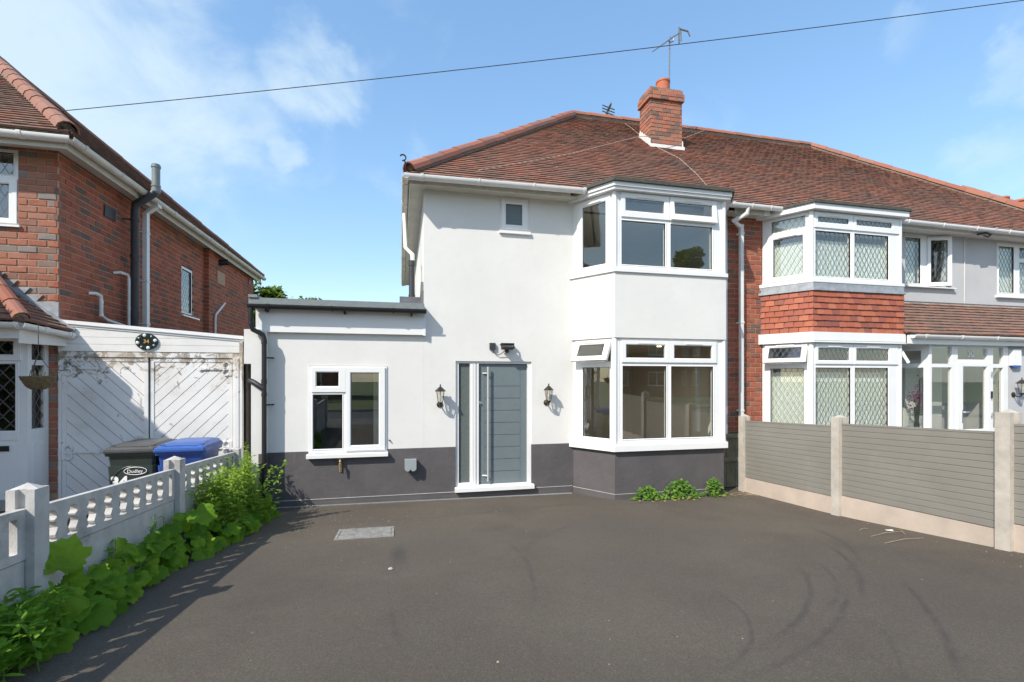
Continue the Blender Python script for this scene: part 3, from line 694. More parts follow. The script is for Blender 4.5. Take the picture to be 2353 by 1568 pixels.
# lead upstand + soil pipe behind the extension roof
mb = MB(); mb.wbox(-.02, .362, 8.15, 8.9, 3.19, 3.375); mb.wbox(.325, .362, 7.90, 9.6, 3.19, 3.44); mb.prism(Fr((.32, 8.4, 0), (0, -1, 0), (1, 0, 0)), [(0, 3.375), (.45, 3.375), (.42, 3.60)], -.001, .04)
mb.build('lead_upstand', 'lead_dark', H)
pipe(H, [(.185, 8.5, 3.30), (.185, 8.5, 4.05)], .050, 'dark_grey_plastic', 'soil_pipe', [((.185, 8.5, 3.97), .09), ((.185, 8.5, 3.42), .05)])
pipe(H, [(.06, 8.9, 5.0), (.08, 8.75, 4.35), (.20, 8.62, 4.20), (.215, 8.60, 3.4)], .034, 'white_upvc', 'downpipe')
# --- windows
window(H, Fr((-1.377, V - .015, 0)), 1.163, .86, 2.205, fixed=[(.065, .493, .926, 1.762)], sashes=[((.045, .545, 1.80, 2.185), (.116, .438, 1.894, 2.107), None, 0), ((.545, 1.135, .885, 2.185), (.620, 1.039, .970, 2.097), None, 0)],
       sill=(-.024, 1.18, .79, .86, .07), vents=False)
window(H, Fr((1.613, V + .012, 0)), .515, 4.51, 5.07, sashes=[((.03, .485, 4.53, 5.04), (.11, .389, 4.607, 4.953), None, 0)], glass='frosted_glass', sill=(-.01, .53, 4.447, 4.51, .055), vents=True)
# --- front door with sidelight
FD = Fr((0, V + .03, 0))
mb = MB(); mb.slab(FD, .876, 2.167, .17, 2.30, -.07, 0, [(.929, 1.116, .285, 2.265), (1.225, 2.098, .245, 2.262)]); df = mb.build('door_frame', 'white_upvc', H)
MB().box(FD, 1.235, 1.262, .245, 2.262, -.03, .006).box(FD, 1.155, 1.165, .20, 2.28, -.001, .008).box(FD, 1.19, 1.20, .20, 2.28, -.001, .008).build('frame_bead', 'white_upvc', df)
MB().box(FD, .92, 1.125, .275, 2.275, -.04, -.035).build('pane', 'frosted_glass', df)
mb = MB(); mb.add([FD(.86, .155, -.02), FD(2.20, .155, -.02), FD(2.20, .155, .10), FD(.86, .155, .10), FD(.86, .235, -.02), FD(2.20, .235, -.02), FD(2.20, .215, .10), FD(.86, .215, .10)], [(0, 1, 2, 3), (4, 7, 6, 5), (3, 2, 6, 7), (0, 4, 5, 1), (0, 3, 7, 4), (1, 5, 6, 2)])
mb.build('threshold', 'white_upvc', df)
mb = MB(); FL = Fr((0, V + .062, 0)); mb.box(FL, 1.262, 2.092, .25, 2.258, -.045, -.006)
a0, a1 = 1.36, 1.985; zs = [.27, .45, .655, .86, 1.065, 1.27, 1.475, 1.68, 1.885, 2.14]
mb.box(FL, 1.262, a0, .25, 2.258, -.006, 0); mb.box(FL, a1, 2.092, .25, 2.258, -.006, 0)
for zz0, zz1 in zip([.25] + [z + .005 for z in zs[1:-1]], [z - .005 for z in zs[1:-1]] + [2.258]): mb.box(FL, a0 + .004, a1 - .004, zz0, zz1, -.006, 0)
dr = mb.build('front_door', 'door_blue_grey', H)
mb = MB(); mb.tube([FL(1.415, .30, .065), FL(1.415, 2.21, .065)], .016, 12)
for z in (.39, 2.10): mb.tube([FL(1.415, z, .065), FL(1.35, z, 0)], .012, 8); mb.tube([FL(1.335, z, .002), FL(1.415, z, .06)], .011, 8)
mb.build('pull_handle', 'brushed_steel', dr, True)
MB().lathe(FL(1.288, 1.60, 0), [(.028, 0), (.028, .012), (.016, .018), (.014, .03)], 12, (0, -1, 0)).box(FL, 1.281, 1.295, 1.55, 1.64, .0, .012).build('lock', 'chrome', dr, True)
# --- two-storey bay
BA, BB, BC, BD = V3((2.92, V, 0)), V3((3.371, 7.16, 0)), V3((5.383, 7.16, 0)), V3((5.83, V, 0))
def seg(p, q):
    e = (q - p); L = e.length; e = e / L; n = V3((e.y, -e.x, 0)); return Fr(p, e, n), L
SEG = [seg(BA, BB), seg(BB, BC), seg(BC, BD)]
def bay_band(mbx, pts, z0, z1, out, t=.12):
    """continuous band round a canted bay, offset outwards"""
    A, B, C, D = pts
    k = (B - A).length; dx = B.x - A.x; dy = A.y - B.y
    nx, ny = dy / k, dx / k            # outward normal of left cant = (-dy, -dx)/k
    def off(o):
        # front y = B.y - o ; left cant shifted along (-nx,-ny)
        yf = B.y - o; ax, ay = A.x - nx * o, A.y - ny * o
        tA = (A.y - ay) / dy; a = V3((ax - dx / dy * (A.y - ay), A.y, 0)); b = V3((ax + dx / dy * (ay - yf), yf, 0))
        cx = C.x + (B.x - b.x); dxx = D.x + (A.x - a.x)
        return [a, b, V3((cx, yf, 0)), V3((dxx, A.y, 0))]
    O = off(out); I = off(out - t); vs = []
    for z in (z0, z1):
        for p in O + I[::-1]: vs.append((p.x, p.y, z))
    F = []
    for i in range(3): F.append((i, i+1, 8+i+1, 8+i))
    for i in range(4, 7): F.append((i, i+1, 8+i+1, 8+i))
    for i in range(3): j = 7 - i; F.append((8+i, 8+i+1, 8+j-1, 8+j)); F.append((i, j, j-1, i+1))
    F += [(0, 8, 15, 7), (3, 4, 12, 11)]
    mbx.add(vs, F); return O
BP = (BA, BB, BC, BD)
mb = MB(); bay_band(mb, BP, -.1, .84, 0, .2); mb.build('bay_plinth', 'grey_plinth_paint', H)
mb = MB(); bay_band(mb, BP, .135, .142, .005, .01); mb.build('damp_course_line', 'concrete', H)
mb = MB(); bay_band(mb, BP, 2.675, 3.735, .035, .2); mb.build('bay_wall', 'white_render', H)
def bay_windows(parent, pts, z0, z1, front_fixed, front_sash, cantL, cantR, sillz, sillout, lead=None, matn='white_upvc'):
    A, B, C, D = pts; out = []
    fr, L = seg(B, C); out.append(window(parent, fr, L, z0, z1, front_fixed, front_sash, None, lead, mat=matn, name='front_window'))
    fr, L = seg(A, B); out.append(window(parent, fr, L, z0, z1, *cantL, None, lead, mat=matn, name='side_window'))
    fr, L = seg(C, D); out.append(window(parent, fr, L, z0, z1, *cantR, None, lead, mat=matn, name='side_window'))
    mb = MB()
    for P_, s in ((B, 1), (C, -1)): mb.lathe((P_.x, P_.y + .02, z0), [(.045, 0), (.045, z1 - z0)], 8)
    for dx in (.03, .055): mb.wbox(B.x + dx, B.x + dx + .012, B.y - .006, B.y, z0, z1); mb.wbox(C.x - dx - .012, C.x - dx, B.y - .006, B.y, z0, z1)
    mb.build('corner_post', matn, parent, True)
    mb = MB(); bay_band(mb, pts, sillz, z0, sillout, .16); bay_band(mb, pts, sillz + .018, z0 + .012, sillout - .03, .1); mb.build('bay_sill', matn, parent)
cl = (BB - BA).length
bay_windows(H, BP, .93, 2.67,
    [(.136, .922, 1.027, 2.215), (1.012, 1.803, 1.027, 2.212)],
    [((.115, .968, 2.275, 2.632), (.196, .888, 2.352, 2.560), None, 0), ((.972, 1.862, 2.275, 2.632), (1.065, 1.772, 2.350, 2.560), None, 0)],
    ([(.20, .735, 1.03, 2.20)], [((.06, .77, 2.275, 2.645), (.16, .66, 2.36, 2.57), 'top', 24)]),
    ([(.10, .60, 1.03, 2.20)], [((.06, .70, 2.275, 2.645), (.12, .60, 2.36, 2.57), None, 0)]), .835, .065)
bay_windows(H, BP, 3.795, 5.045,
    [(.117, .902, 3.868, 4.578), (1.001, 1.782, 3.866, 4.578)],
    [((.104, .972, 4.635, 5.028), (.185, .874, 4.742, 4.942), None, 0), ((.980, 1.850, 4.635, 5.028), (1.06, 1.77, 4.742, 4.942), 'top', 7)],
    ([], [((.09, .76, 3.82, 5.01), (.20, .66, 3.90, 4.92), None, 0)]),
    ([], [((.09, .76, 3.82, 5.01), (.20, .66, 3.90, 4.92), None, 0)]), 3.735, .065)
mb = MB(); bay_band(mb, BP, 5.046, 5.125, .10, .4); bay_band(mb, BP, 5.09, 5.155, .125, .1); mb.build('bay_fascia', 'white_upvc', H)
mb = MB(); O = bay_band(mb, BP, 5.156, 5.215, .165, .7); mb.build('bay_roof', 'felt', H)
mb = MB(); mb.v = [V3((p.x, p.y, 5.212)) for p in O]; mb.f = [(0, 1, 2, 3)]; mb.build('bay_roof_top', 'felt', H, recalc=False)
mb = MB(); mb.v = [V3((p.x, p.y, z)) for z in (2.674, 3.736) for p in BP]; mb.f = [(0, 1, 2, 3), (4, 5, 6, 7)]; mb.build('bay_floor', 'interior_wall', H, recalc=False)
room(H, 2.5, 5.95, V + .28, 11.6, .35, 2.66); room(H, 2.5, 5.95, V + .28, 11.6, 3.3, 5.0)
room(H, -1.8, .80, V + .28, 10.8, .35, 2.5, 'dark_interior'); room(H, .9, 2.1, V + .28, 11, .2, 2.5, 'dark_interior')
# inside walls around the bay opening so light does not leak
mb = MB(); mb.wbox(5.55, 5.62, V + .3, V + .36, 1.0, 2.6); mb.build('inner_post', 'white_upvc', H)
# white interior door glimpsed through the extension window
MB().wbox(-.46, -.30, 8.6, 8.64, .4, 2.3).build('interior_door', 'white_upvc', H)

# --- roof of 32
TG = .105
mid = 6.58
a_r = RV - EV
slope_len = a_r * SLN
P0 = V3((.10, EV, EZ))
poly = [(0, 0), (mid - .10, 0), (mid - .10, slope_len), (a_r + .05, slope_len)]
roof = MB().add([P0 + V3((x, 0, 0)) + SL * b - V3((0, 0, .015)) for x, b in poly], [(0, 1, 2, 3)])
# rear and side slopes, under-layer
roof.add([(.10, EV, EZ - .015), (4.35, RV, RZ - .015), (.10, 16.0, EZ - .015)], [(0, 1, 2)])
roof.add([(4.35, RV, RZ - .015), (mid, RV, RZ - .015), (mid, 16.0, EZ - .015), (.10, 16.0, EZ - .015)], [(0, 1, 2, 3)])
rf = roof.build('roof', 'dark_mortar', H, recalc=False)
pieces('roof_tile', lay_tiles(P0, (1, 0, 0), SL, poly, TIL, G=TG), 'roof_tile', rf)
side = V3((1, 0, TANP)).normalized()
mb = MB()
for (me, vv, ff), mt in lay_tiles((.10, 16.0, EZ), (0, -1, 0), side, [(0, 0), (8.5, 0), (4.25, slope_len)], TIL, G=TG): mb.add([mt @ v for v in vv], ff)
mb.build('side_roof_tiles', 'roof_tile', rf, recalc=False, kind='stuff')
ridge((.13, EV + .03, EZ + .06), (4.35, RV, RZ + .05), RDG, H, .13)
ridge((4.35, RV, RZ + .05), (mid, RV, RZ + .05), RDG, H, .125)
ridge((.13, 15.97, EZ + .06), (4.35, RV, RZ + .05), RDG, H, .13)
mb = MB(); pts = [V3((.06, EV - .02, EZ + .02))]
for k in range(9): a = -.6 + k * .6; pts.append(V3((.03 + .045 * sin(a), EV - .05, EZ + .17 + .045 * (1 - cos(a)) )))
mb.tube([(.22, EV + .15, EZ + .10), (.08, EV - .03, EZ + .04), (.06, EV - .06, EZ + .16)] + pts[2:], .011, 6); mb.build('hip_iron', 'lamp_black', H, True)
# eaves: fascia, soffit, gutter
for b6 in ((.15, 2.78, 7.60, 7.62), (5.95, mid, 7.60, 7.62), (.13, .149, 7.60, 16.0)): MB().wbox(*b6, SOF - .03, SOF + .13).build('fascia', 'grimy_white_upvc', H)
mb = MB(); mb.wbox(.15, 2.90, 7.62, V, SOF, SOF + .02); mb.wbox(5.84, mid, 7.62, V, SOF, SOF + .02); mb.wbox(.15, UW0, V, 16.0, SOF, SOF + .02); mb.build('soffit', 'cream_soffit', H)
gutter(H, [(.045, EV, 5.125), (3.0, EV, 5.155)], [(0, -1, 0)], 'off_white_upvc', .062)
gutter(H, [(.075, 7.45, 5.125), (.075, 16.0, 5.10)], [(-1, 0, 0)], 'grimy_white_upvc', .062)
gutter(H, [(5.55, EV, 5.165), (7.0, EV, 5.16)], [(0, -1, 0)], 'off_white_upvc', .058, brk=.4)
pipe(H, [(6.14, EV, 5.12), (6.14, 7.52, 5.02), (5.98, 7.66, 4.92), (5.98 + .22, 7.78, 4.86)], .04, 'off_white_upvc', 'swan_neck')
mb = MB(); mb.wbox(6.185, 6.25, 7.74, 7.80, .1, 4.90); 
for z in (4.72, 3.05, 1.4): mb.wbox(6.175, 6.26, 7.735, 7.86, z, z + .03)
mb.build('downpipe', 'off_white_upvc', H)
# --- brick strip between the two bays (party wall zone)
mb = MB(); mb.box(FRONT, UW1 + .001, 6.80, -.1, SOF + .1, -.2, -.012); bs = mb.build('brick_wall', 'mortar', H)
pieces('brick', lay_bricks(Fr((0, V + .012, 0)), UW1 + .004, 6.78, .9, SOF, BRK, phase=.05), 'red_brick', bs)
# --- chimney
CX0, CX1, CY0, CY1, CT = 5.67, 6.50, 10.15, 10.66, 8.56
mb = MB(); mb.wbox(CX0 + .01, CX1 - .01, CY0 + .01, CY1, 7.0, CT); mb.wbox(CX0 - .035, CX1 + .035, CY0 - .035, CY1 + .035, CT, CT + .178); mb.wbox(CX0 - .008, CX1 + .008, CY0 - .008, CY1 + .008, CT + .179, CT + .27); ch = mb.build('chimney', 'dark_mortar', H)
it = lay_bricks(Fr((0, CY0 + .01, 0)), CX0, CX1, 7.30, CT, CBRK, P=.207, phase=.03, zph=CT)
it += lay_bricks(Fr((CX0 + .01, CY1, 0), (0, -1, 0), (-1, 0, 0)), 0, CY1 - CY0, 7.35, CT, CBRK, P=.207, phase=.09, zph=CT)
it += lay_bricks(Fr((CX1 - .01, CY0, 0), (0, 1, 0), (1, 0, 0)), 0, CY1 - CY0, 7.35, CT, CBRK, P=.207, zph=CT)
for zz, g in ((CT, .045), (CT + .09, .045), (CT + .18, .018)):
    it += lay_bricks(Fr((0, CY0 - g + .01, 0)), CX0 - g, CX1 + g, zz, zz + .09, CBRK, P=.207, phase=random.random() * .1, zph=zz, H=.09)
    it += lay_bricks(Fr((CX0 - g + .01, CY1 + g, 0), (0, -1, 0), (-1, 0, 0)), 0, CY1 - CY0 + 2 * g, zz, zz + .09, CBRK, P=.207, phase=random.random() * .1, zph=zz, H=.09)
    it += lay_bricks(Fr((CX1 + g - .01, CY0 - g, 0), (0, 1, 0), (1, 0, 0)), 0, CY1 - CY0 + 2 * g, zz, zz + .09, CBRK, P=.207, phase=random.random() * .1, zph=zz, H=.09)
pieces('brick', it, 'chimney_brick', ch)
MB().wbox(CX0 + .01, CX1 - .01, CY0 + .01, CY1 - .01, CT + .27, CT + .295).build('flaunching', 'mortar_fillet', H)
MB().lathe((6.12, 10.36, CT + .28), [(.155, 0), (.155, .24), (.168, .25), (.168, .29), (.12, .29)], 18).build('chimney_pot', 'terracotta_pot', H, True)
MB().lathe((5.84, 10.5, CT + .28), [(.05, 0), (.075, .05), (.05, .09)], 8).build('vent_cap', 'galvanised', H, True)
mb = MB(); rz = lambda y: EZ + TANP * (y - EV)
mb.box(Fr((0, CY0 - .012, 0)), CX0 - .03, CX1 + .03, rz(CY0) - .03, rz(CY0) + .055, -.01, .05)
fl = Fr((CX0 - .012, CY0, 0), (0, 1, 0), (-1, 0, 0))
for k in range(6): a = k * .088; mb.prism(fl, [(a - .02, rz(CY0) - .02 + a * .86), (a + .10, rz(CY0) + .06 + a * .86), (a + .02, rz(CY0) + .21 + a * .86), (a - .02, rz(CY0) + .17 + a * .86)], -.01, .010)
mb.prism(Fr((CX1 + .012, CY0, 0), (0, 1, 0), (1, 0, 0)), [(-.02, rz(CY0)), (.1, rz(CY0) + .1), (0, rz(CY0) + .22)], -.01, .012)
mb.build('flashing', 'off_white_upvc', H)

# ================================================================== house 30
K = thing('semi_detached_house', (10.5, V, 0), 'pale grey house number 30 with red tile-hung bay, leaded windows and glazed porch', 'house', 'houses along the street')
K0, K1 = 9.62, 16.0
mb = MB()
mb.slab(FRONT, 6.81, K1, 2.9, SOF + .1, -.28, 0, [(7.0, 9.4, 3.75, 5.04), (10.236, 11.46, 3.96, 5.045), (12.80, 14.2, 3.86, 5.03)])
mb.wbox(K1 - .28, K1, V + .28, 16, -.1, SOF + .1); mb.wbox(6.81, K1 - .28, 15.9, 16.1, -.1, SOF + .1)
mb.build('upper_wall', 'pale_grey_render', K)
mb = MB(); mb.slab(FRONT, 6.81, K1, -.1, 2.899, -.28, 0, [(7.0, 9.4, .0, 2.66), (10.2, 11.1, .1, 2.2)]); mb.build('lower_wall', 'pale_grey_render', K)
JA, JB, JC, JD = V3((6.76, V, 0)), V3((7.20, 7.16, 0)), V3((9.20, 7.16, 0)), V3((9.64, V, 0)); JP = (JA, JB, JC, JD)
mb = MB(); bay_band(mb, JP, -.1, .84, 0, .2); mb.build('bay_plinth', 'pale_grey_render', K)
bay_windows(K, JP, .93, 2.66,
    [(.075, .845, 1.10, 2.208), (.941, 1.71, 1.10, 2.21)],
    [((.06, .895, 2.275, 2.640), (.128, .808, 2.345, 2.565), None, 0), ((.905, 1.94, 2.275, 2.640), (.97, 1.72, 2.345, 2.565), None, 0)],
    ([(.14, .70, 1.03, 2.20)], [((.05, .76, 2.275, 2.645), (.13, .67, 2.36, 2.58), 'top', 24)]),
    ([(.12, .66, 1.03, 2.20)], [((.06, .76, 2.275, 2.645), (.14, .68, 2.36, 2.57), 'top', 26)]), .835, .06, lead=.175)
bay_windows(K, JP, 3.80, 5.03,
    [(.06, .843, 3.865, 4.678), (.935, 1.72, 3.87, 4.682)],
    [((.04, .895, 4.735, 5.015), (.12, .797, 4.838, 4.932), None, 0), ((.905, 1.96, 4.735, 5.015), (.975, 1.79, 4.838, 4.932), None, 0)],
    ([(.16, .72, 4.76, 4.97)], [((.09, .76, 3.83, 4.71), (.19, .68, 3.92, 4.62), None, 0)]),
    ([(.16, .72, 4.76, 4.97)], [((.09, .76, 3.83, 4.71), (.19, .68, 3.92, 4.62), None, 0)]), 3.745, .06, lead=.175)
mb = MB(); bay_band(mb, JP, 5.035, 5.135, .12, .4); mb.build('bay_fascia', 'white_upvc', K)
mb = MB(); O = bay_band(mb, JP, 5.136, 5.185, .15, .7); mb.build('bay_roof', 'felt', K)
mb = MB(); mb.v = [V3((p.x, p.y, 5.182)) for p in O]; mb.f = [(0, 1, 2, 3)]; mb.build('bay_roof_top', 'felt', K, recalc=False)
mb = MB(); bay_band(mb, JP, 2.665, 2.85, .075, .3); bay_band(mb, JP, 2.70, 2.705, .08, .1); mb.build('bay_fascia', 'white_upvc', K)
mb = MB(); bay_band(mb, JP, 2.85, 3.74, .0, .15); tb = mb.build('tile_hanging', 'dark_mortar', K)
mb = MB(); bay_band(mb, JP, 3.60, 3.744, .052, .06); bay_band(mb, JP, 3.595, 3.64, .078, .06); mb.build('lead_apron', 'lead', K)
mb = MB(); mb.v = [V3((p.x, p.y, z)) for z in (2.664, 3.746) for p in JP]; mb.f = [(0, 1, 2, 3), (4, 5, 6, 7)]; mb.build('bay_floor', 'interior_wall', K, recalc=False)
items = []
for (p, q), cnt in (((JA, JB), 0), ((JB, JC), 1), ((JC, JD), 2)):
    fr, L = seg(p, q); lean = .03
    P0 = fr(-.02 if cnt != 1 else -.028, 2.845, .05)
    s = (V3((0, 0, 1)) - fr.n * lean).normalized()
    n = fr.n; Lx = L + (.056 if cnt == 1 else .052)
    k = 0; z = 0
    while z < .70:
        x = (-.08 if k % 2 else 0)
        while x < Lx:
            x0, x1 = max(0, x), min(x + .162, Lx)
            if x1 - x0 > .02:
                pp = P0 + fr.e * ((x0 + x1) / 2) + V3((0, 0, z)); ee = fr.e * (x1 - x0) * .98; ss = (V3((0, 0, 1)) - n * .06) * .108; nn = n * .014 * random.uniform(.85, 1.3)
                items.append((random.choice(HTIL), Matrix(((ee.x, ss.x, nn.x, pp.x), (ee.y, ss.y, nn.y, pp.y), (ee.z, ss.z, nn.z, pp.z + random.uniform(-.003, .003)), (0, 0, 0, 1)))))
            x += .162
        z += .108; k += 1
pieces('hung_tile', items, 'hung_tile', tb)
mb = MB(); mb.box(FRONT, 6.70, 6.775, 2.85, 3.70, 0, .02); mb.build('side_flashing', 'lead_dark', K)
# windows of the flat wall
wf = Fr((10.236, V + .06, 0))
window(K, wf, 1.222, 3.965, 5.045, fixed=[(.05, .48, 4.03, 4.985)], sashes=[((.66, 1.16, 3.98, 5.03), (.74, 1.08, 4.06, 4.95), 'right', 16)], lead=.175, sill=(-.04, 1.30, 3.925, 3.965, .13), vents=False)
window(K, Fr((12.80, V + .03, 0)), 1.40, 3.86, 5.03, fixed=[(.10, .55, 3.93, 4.95), (.72, 1.32, 3.93, 4.62), (.72, 1.32, 4.72, 4.95)], lead=.175, sill=(-.06, 1.46, 3.80, 3.86, .09))
MB().prism(FRONT, [(13.5, 3.93), (13.85, 3.93), (13.85, 4.7), (13.45, 4.7)], -.12, -.10).build('curtain', 'curtain_white', K)
# net curtains / blinds behind the glass
mb = MB()
def curtain(fr, a0, a1, z0, z1, d, amp=.007, per=.06):
    n = max(4, int((a1 - a0) / per * 4)); P = []
    for i in range(n + 1):
        a = a0 + (a1 - a0) * i / n; dd = d + amp * sin(i * pi / 2); P += [fr(a, z0, dd), fr(a, z1, dd)]
    mb.add(P, [(2*i, 2*i+1, 2*i+3, 2*i+2) for i in range(n)])
for z0, z1 in ((.95, 2.13), (3.82, 4.62), (4.66, 5.0)):
    for p, q in ((JA, JB), (JB, JC), (JC, JD)):
        fr, L = seg(p, q); curtain(fr, .03, L - .03, z0, z1 if z1 != 4.62 else 4.55, -.12)
curtain(wf, .03, .46, 3.98, 5.0, -.1); curtain(Fr((12.80, V + .03, 0)), .05, .6, 3.9, 4.98, -.1)
mb.build('net_curtain', 'net_curtain', K, True, recalc=False)
for a, b_, c, d in ((6.9, 9.6, .35, 2.64), (6.9, 9.6, 3.3, 5.0), (10.1, 14.5, 3.3, 5.02)): room(K, a, b_, V + .28, 11, c, d)
mb = MB(); mb.box(FRONT, 10.05, K1, 3.62, 3.635, 0, .012); mb.build('dark_bead', 'slate_grey', K)  # thin slate-grey strip along the upper wall
# porch
PF = Fr((0, 7.16, 0))
mb = MB()
mb.slab(PF, 9.915, 11.96, .45, 2.70, -.07, 0, [(9.975, 10.478, 1.01, 2.232), (9.975, 10.478, 2.302, 2.64), (10.61, 11.43, .5, 2.33), (10.63, 11.409, 2.392, 2.61), (11.557, 11.833, 1.02, 2.232), (11.557, 11.833, 2.308, 2.635)])
pw = mb.build('porch_screen', 'white_upvc', K)
mb = MB()
for r in ((9.97, 10.483, 1.0, 2.24), (9.97, 10.483, 2.29, 2.65), (10.62, 11.42, 2.38, 2.62), (11.55, 11.84, 1.0, 2.24), (11.55, 11.84, 2.3, 2.64)): mb.box(PF, *r, -.04, -.035)
mb.build('pane', 'window_glass', pw)
mb = MB(); mb.ring(PF, (10.60, 11.475, .50, 2.335), (10.75, 11.375, 1.01, 2.243), -.05, .02, .014); pd = mb.build('porch_door', 'white_upvc', K)
MB().box(PF, 10.74, 11.385, 1.0, 2.25, -.03, -.025).build('pane', 'window_glass', pd)
MB().box(PF, 10.76, 11.365, .52, .98, -.03, .004).build('door_panel', 'white_upvc', pd)
MB().box(PF, 10.70, 10.725, 1.15, 1.40, .02, .03).tube([PF(10.712, 1.36, .03), PF(10.712, 1.36, .07), PF(10.83, 1.36, .07)], .009, 6).build('door_handle', 'chrome', pd, True)
mb = MB()
for z in (2.12, 1.30): mb.box(PF, 11.455, 11.495, z - .03, z + .03, .02, .04)
mb.build('hinge', 'galvanised', pd)
MB().box(PF, 10.95, 11.2, .93, .97, .004, .02).build('letter_plate', 'black_plastic', pd)
text_mesh('30', 'white_print', .18, PF, 11.02, 2.50, -.033, 'house_number', K, .0015, .003)
MB().box(PF, 11.46, 11.505, 1.62, 1.76, .0, .03).build('doorbell', 'black_plastic', K)
# slanted side light of the porch next to the bay
sf, sL = seg(V3((9.66, 7.84, 0)), V3((9.915, 7.16, 0)))
mb = MB(); mb.slab(sf, 0, sL, .45, 2.66, -.06, 0, [(.06, sL - .09, .95, 2.23), (.06, sL - .13, 2.31, 2.56)]); ps = mb.build('porch_side_light', 'white_upvc', K)
MB().box(sf, .05, sL - .07, .94, 2.24, -.035, -.03).box(sf, .05, sL - .1, 2.30, 2.57, -.035, -.03).build('pane', 'window_glass', ps)
mb = MB(); mb.box(Fr((0, 7.80, 0)), 10.16, 11.14, .3, 2.24, -.05, 0); idr = mb.build('inner_door', 'white_upvc', K)
MB().prism(Fr((0, 7.795, 0)), [(10.62 + .10 * cos(a), 1.95 + .10 * sin(a)) for a in [pi * k / 8 for k in range(9)]] + [(10.52, 1.25), (10.72, 1.25)], 0, .012).build('arched_pane', 'far_glass', idr)
MB().box(Fr((0, 7.79, 0)), 10.24, 10.27, 1.18, 1.40, 0, .012).tube([(10.255, 7.77, 1.36), (10.255, 7.73, 1.36), (10.36, 7.73, 1.36)], .009, 6).build('door_handle', 'chrome', idr, True)
mb = MB(); mb.wbox(11.93, 11.96, 7.2, V, .3, 2.7); mb.box(PF, 11.961, K1, -.1, 2.75, -.25, 0); mb.build('porch_wall', 'pale_grey_render', K)
mb = MB(); mb.wbox(9.3, 12.0, 7.18, V, 2.66, 2.69); mb.build('porch_ceiling', 'white_upvc', K)
mb = MB(); mb.wbox(9.7, 12.0, 6.8, V, -.1, .45); mb.build('porch_step', 'kerb_concrete', K)
mb = MB(); mb.wbox(9.24, K1 + .1, 7.06, 7.08, 2.665, 2.83); mb.prism(Fr((0, 7.075, 0)), [(9.24, 2.67), (9.36, 2.67), (9.28, 2.83), (9.24, 2.83)], -.002, .03); mb.build('porch_fascia', 'white_upvc', K)
gutter(K, [(9.30, 7.0, 2.825), (K1 + .1, 7.0, 2.80)], [(0, -1, 0)], 'off_white_upvc', .055)
PS = V3((0, .80, .72)).normalized(); pl = sqrt(.8 ** 2 + .72 ** 2)
mb = MB(); P0 = V3((9.33, 7.05, 2.86)); mb.add([P0 - V3((0.12, 0, .01)), P0 + V3((6.8, 0, -.01)), P0 + V3((6.8, 0, -.01)) + PS * pl, P0 - V3((-.28, 0, .01)) + PS * pl], [(0, 1, 2, 3)]); pr_ = mb.build('porch_roof', 'dark_mortar', K, recalc=False)
pieces('roof_tile', lay_tiles(P0, (1, 0, 0), PS, [(-.14, 0), (6.8, 0), (6.8, pl), (.28, pl)], BTIL, W=.165, G=.10), 'brown_roof_tile', pr_)
MB().box(FRONT, 9.98, K1, 3.555, 3.60, 0, .03).build('abutment_flashing', 'cream_soffit', K)
# main roof of 30
RE = 11.72; P0 = V3((mid + .005, EV, EZ)); Wd = K1 - .02 - mid
poly = [(0, 0), (RE + a_r - mid, 0), (RE - mid, slope_len), (0, slope_len)]
roof = MB().add([P0 + V3((x, 0, 0)) + SL * b - V3((0, 0, .015)) for x, b in poly], [(0, 1, 2, 3)])
roof.add([(RE + a_r, EV, EZ - .015), (RE + a_r, 16.0, EZ - .015), (RE, RV, RZ - .015)], [(0, 1, 2)])
roof.add([(mid, RV, RZ - .015), (RE, RV, RZ - .015), (RE + a_r, 16.0, EZ - .015), (mid, 16.0, EZ - .015)], [(3, 2, 1, 0)])
rf = roof.build('roof', 'dark_mortar', K, recalc=False)
pieces('roof_tile', lay_tiles(P0, (1, 0, 0), SL, poly, TIL, G=TG), 'roof_tile', rf)
ridge((mid, RV, RZ + .05), (RE, RV, RZ + .05), RDG, K, .125)
ridge((RE + a_r - .03, EV + .03, EZ + .06), (RE, RV, RZ + .05), RDG, K, .13)
for b6 in ((mid, 6.70), (9.60, K1 + .2)): MB().wbox(*b6, 7.60, 7.62, SOF - .03, SOF + .13).build('fascia', 'off_white_upvc', K)
mb = MB(); mb.wbox(mid, 6.80, 7.62, V, SOF, SOF + .02); mb.wbox(9.65, K1 + .2, 7.62, V, SOF, SOF + .02); mb.build('soffit', 'off_white_upvc', K)
gutter(K, [(9.55, EV, 5.15), (K1, EV, 5.11)], [(0, -1, 0)], 'white_upvc', .058)
MB().lathe((13.42, 9.0, 5.85), [(.085, 0), (.085, .36), (.05, .37)], 14).build('roof_vent_pipe', 'white_upvc', K, True)
MB().lathe((13.42, 9.0, 6.12), [(.09, 0), (.09, .16), (.085, .19), (.04, .19)], 14).build('vent_cowl', 'black_plastic', K, True)

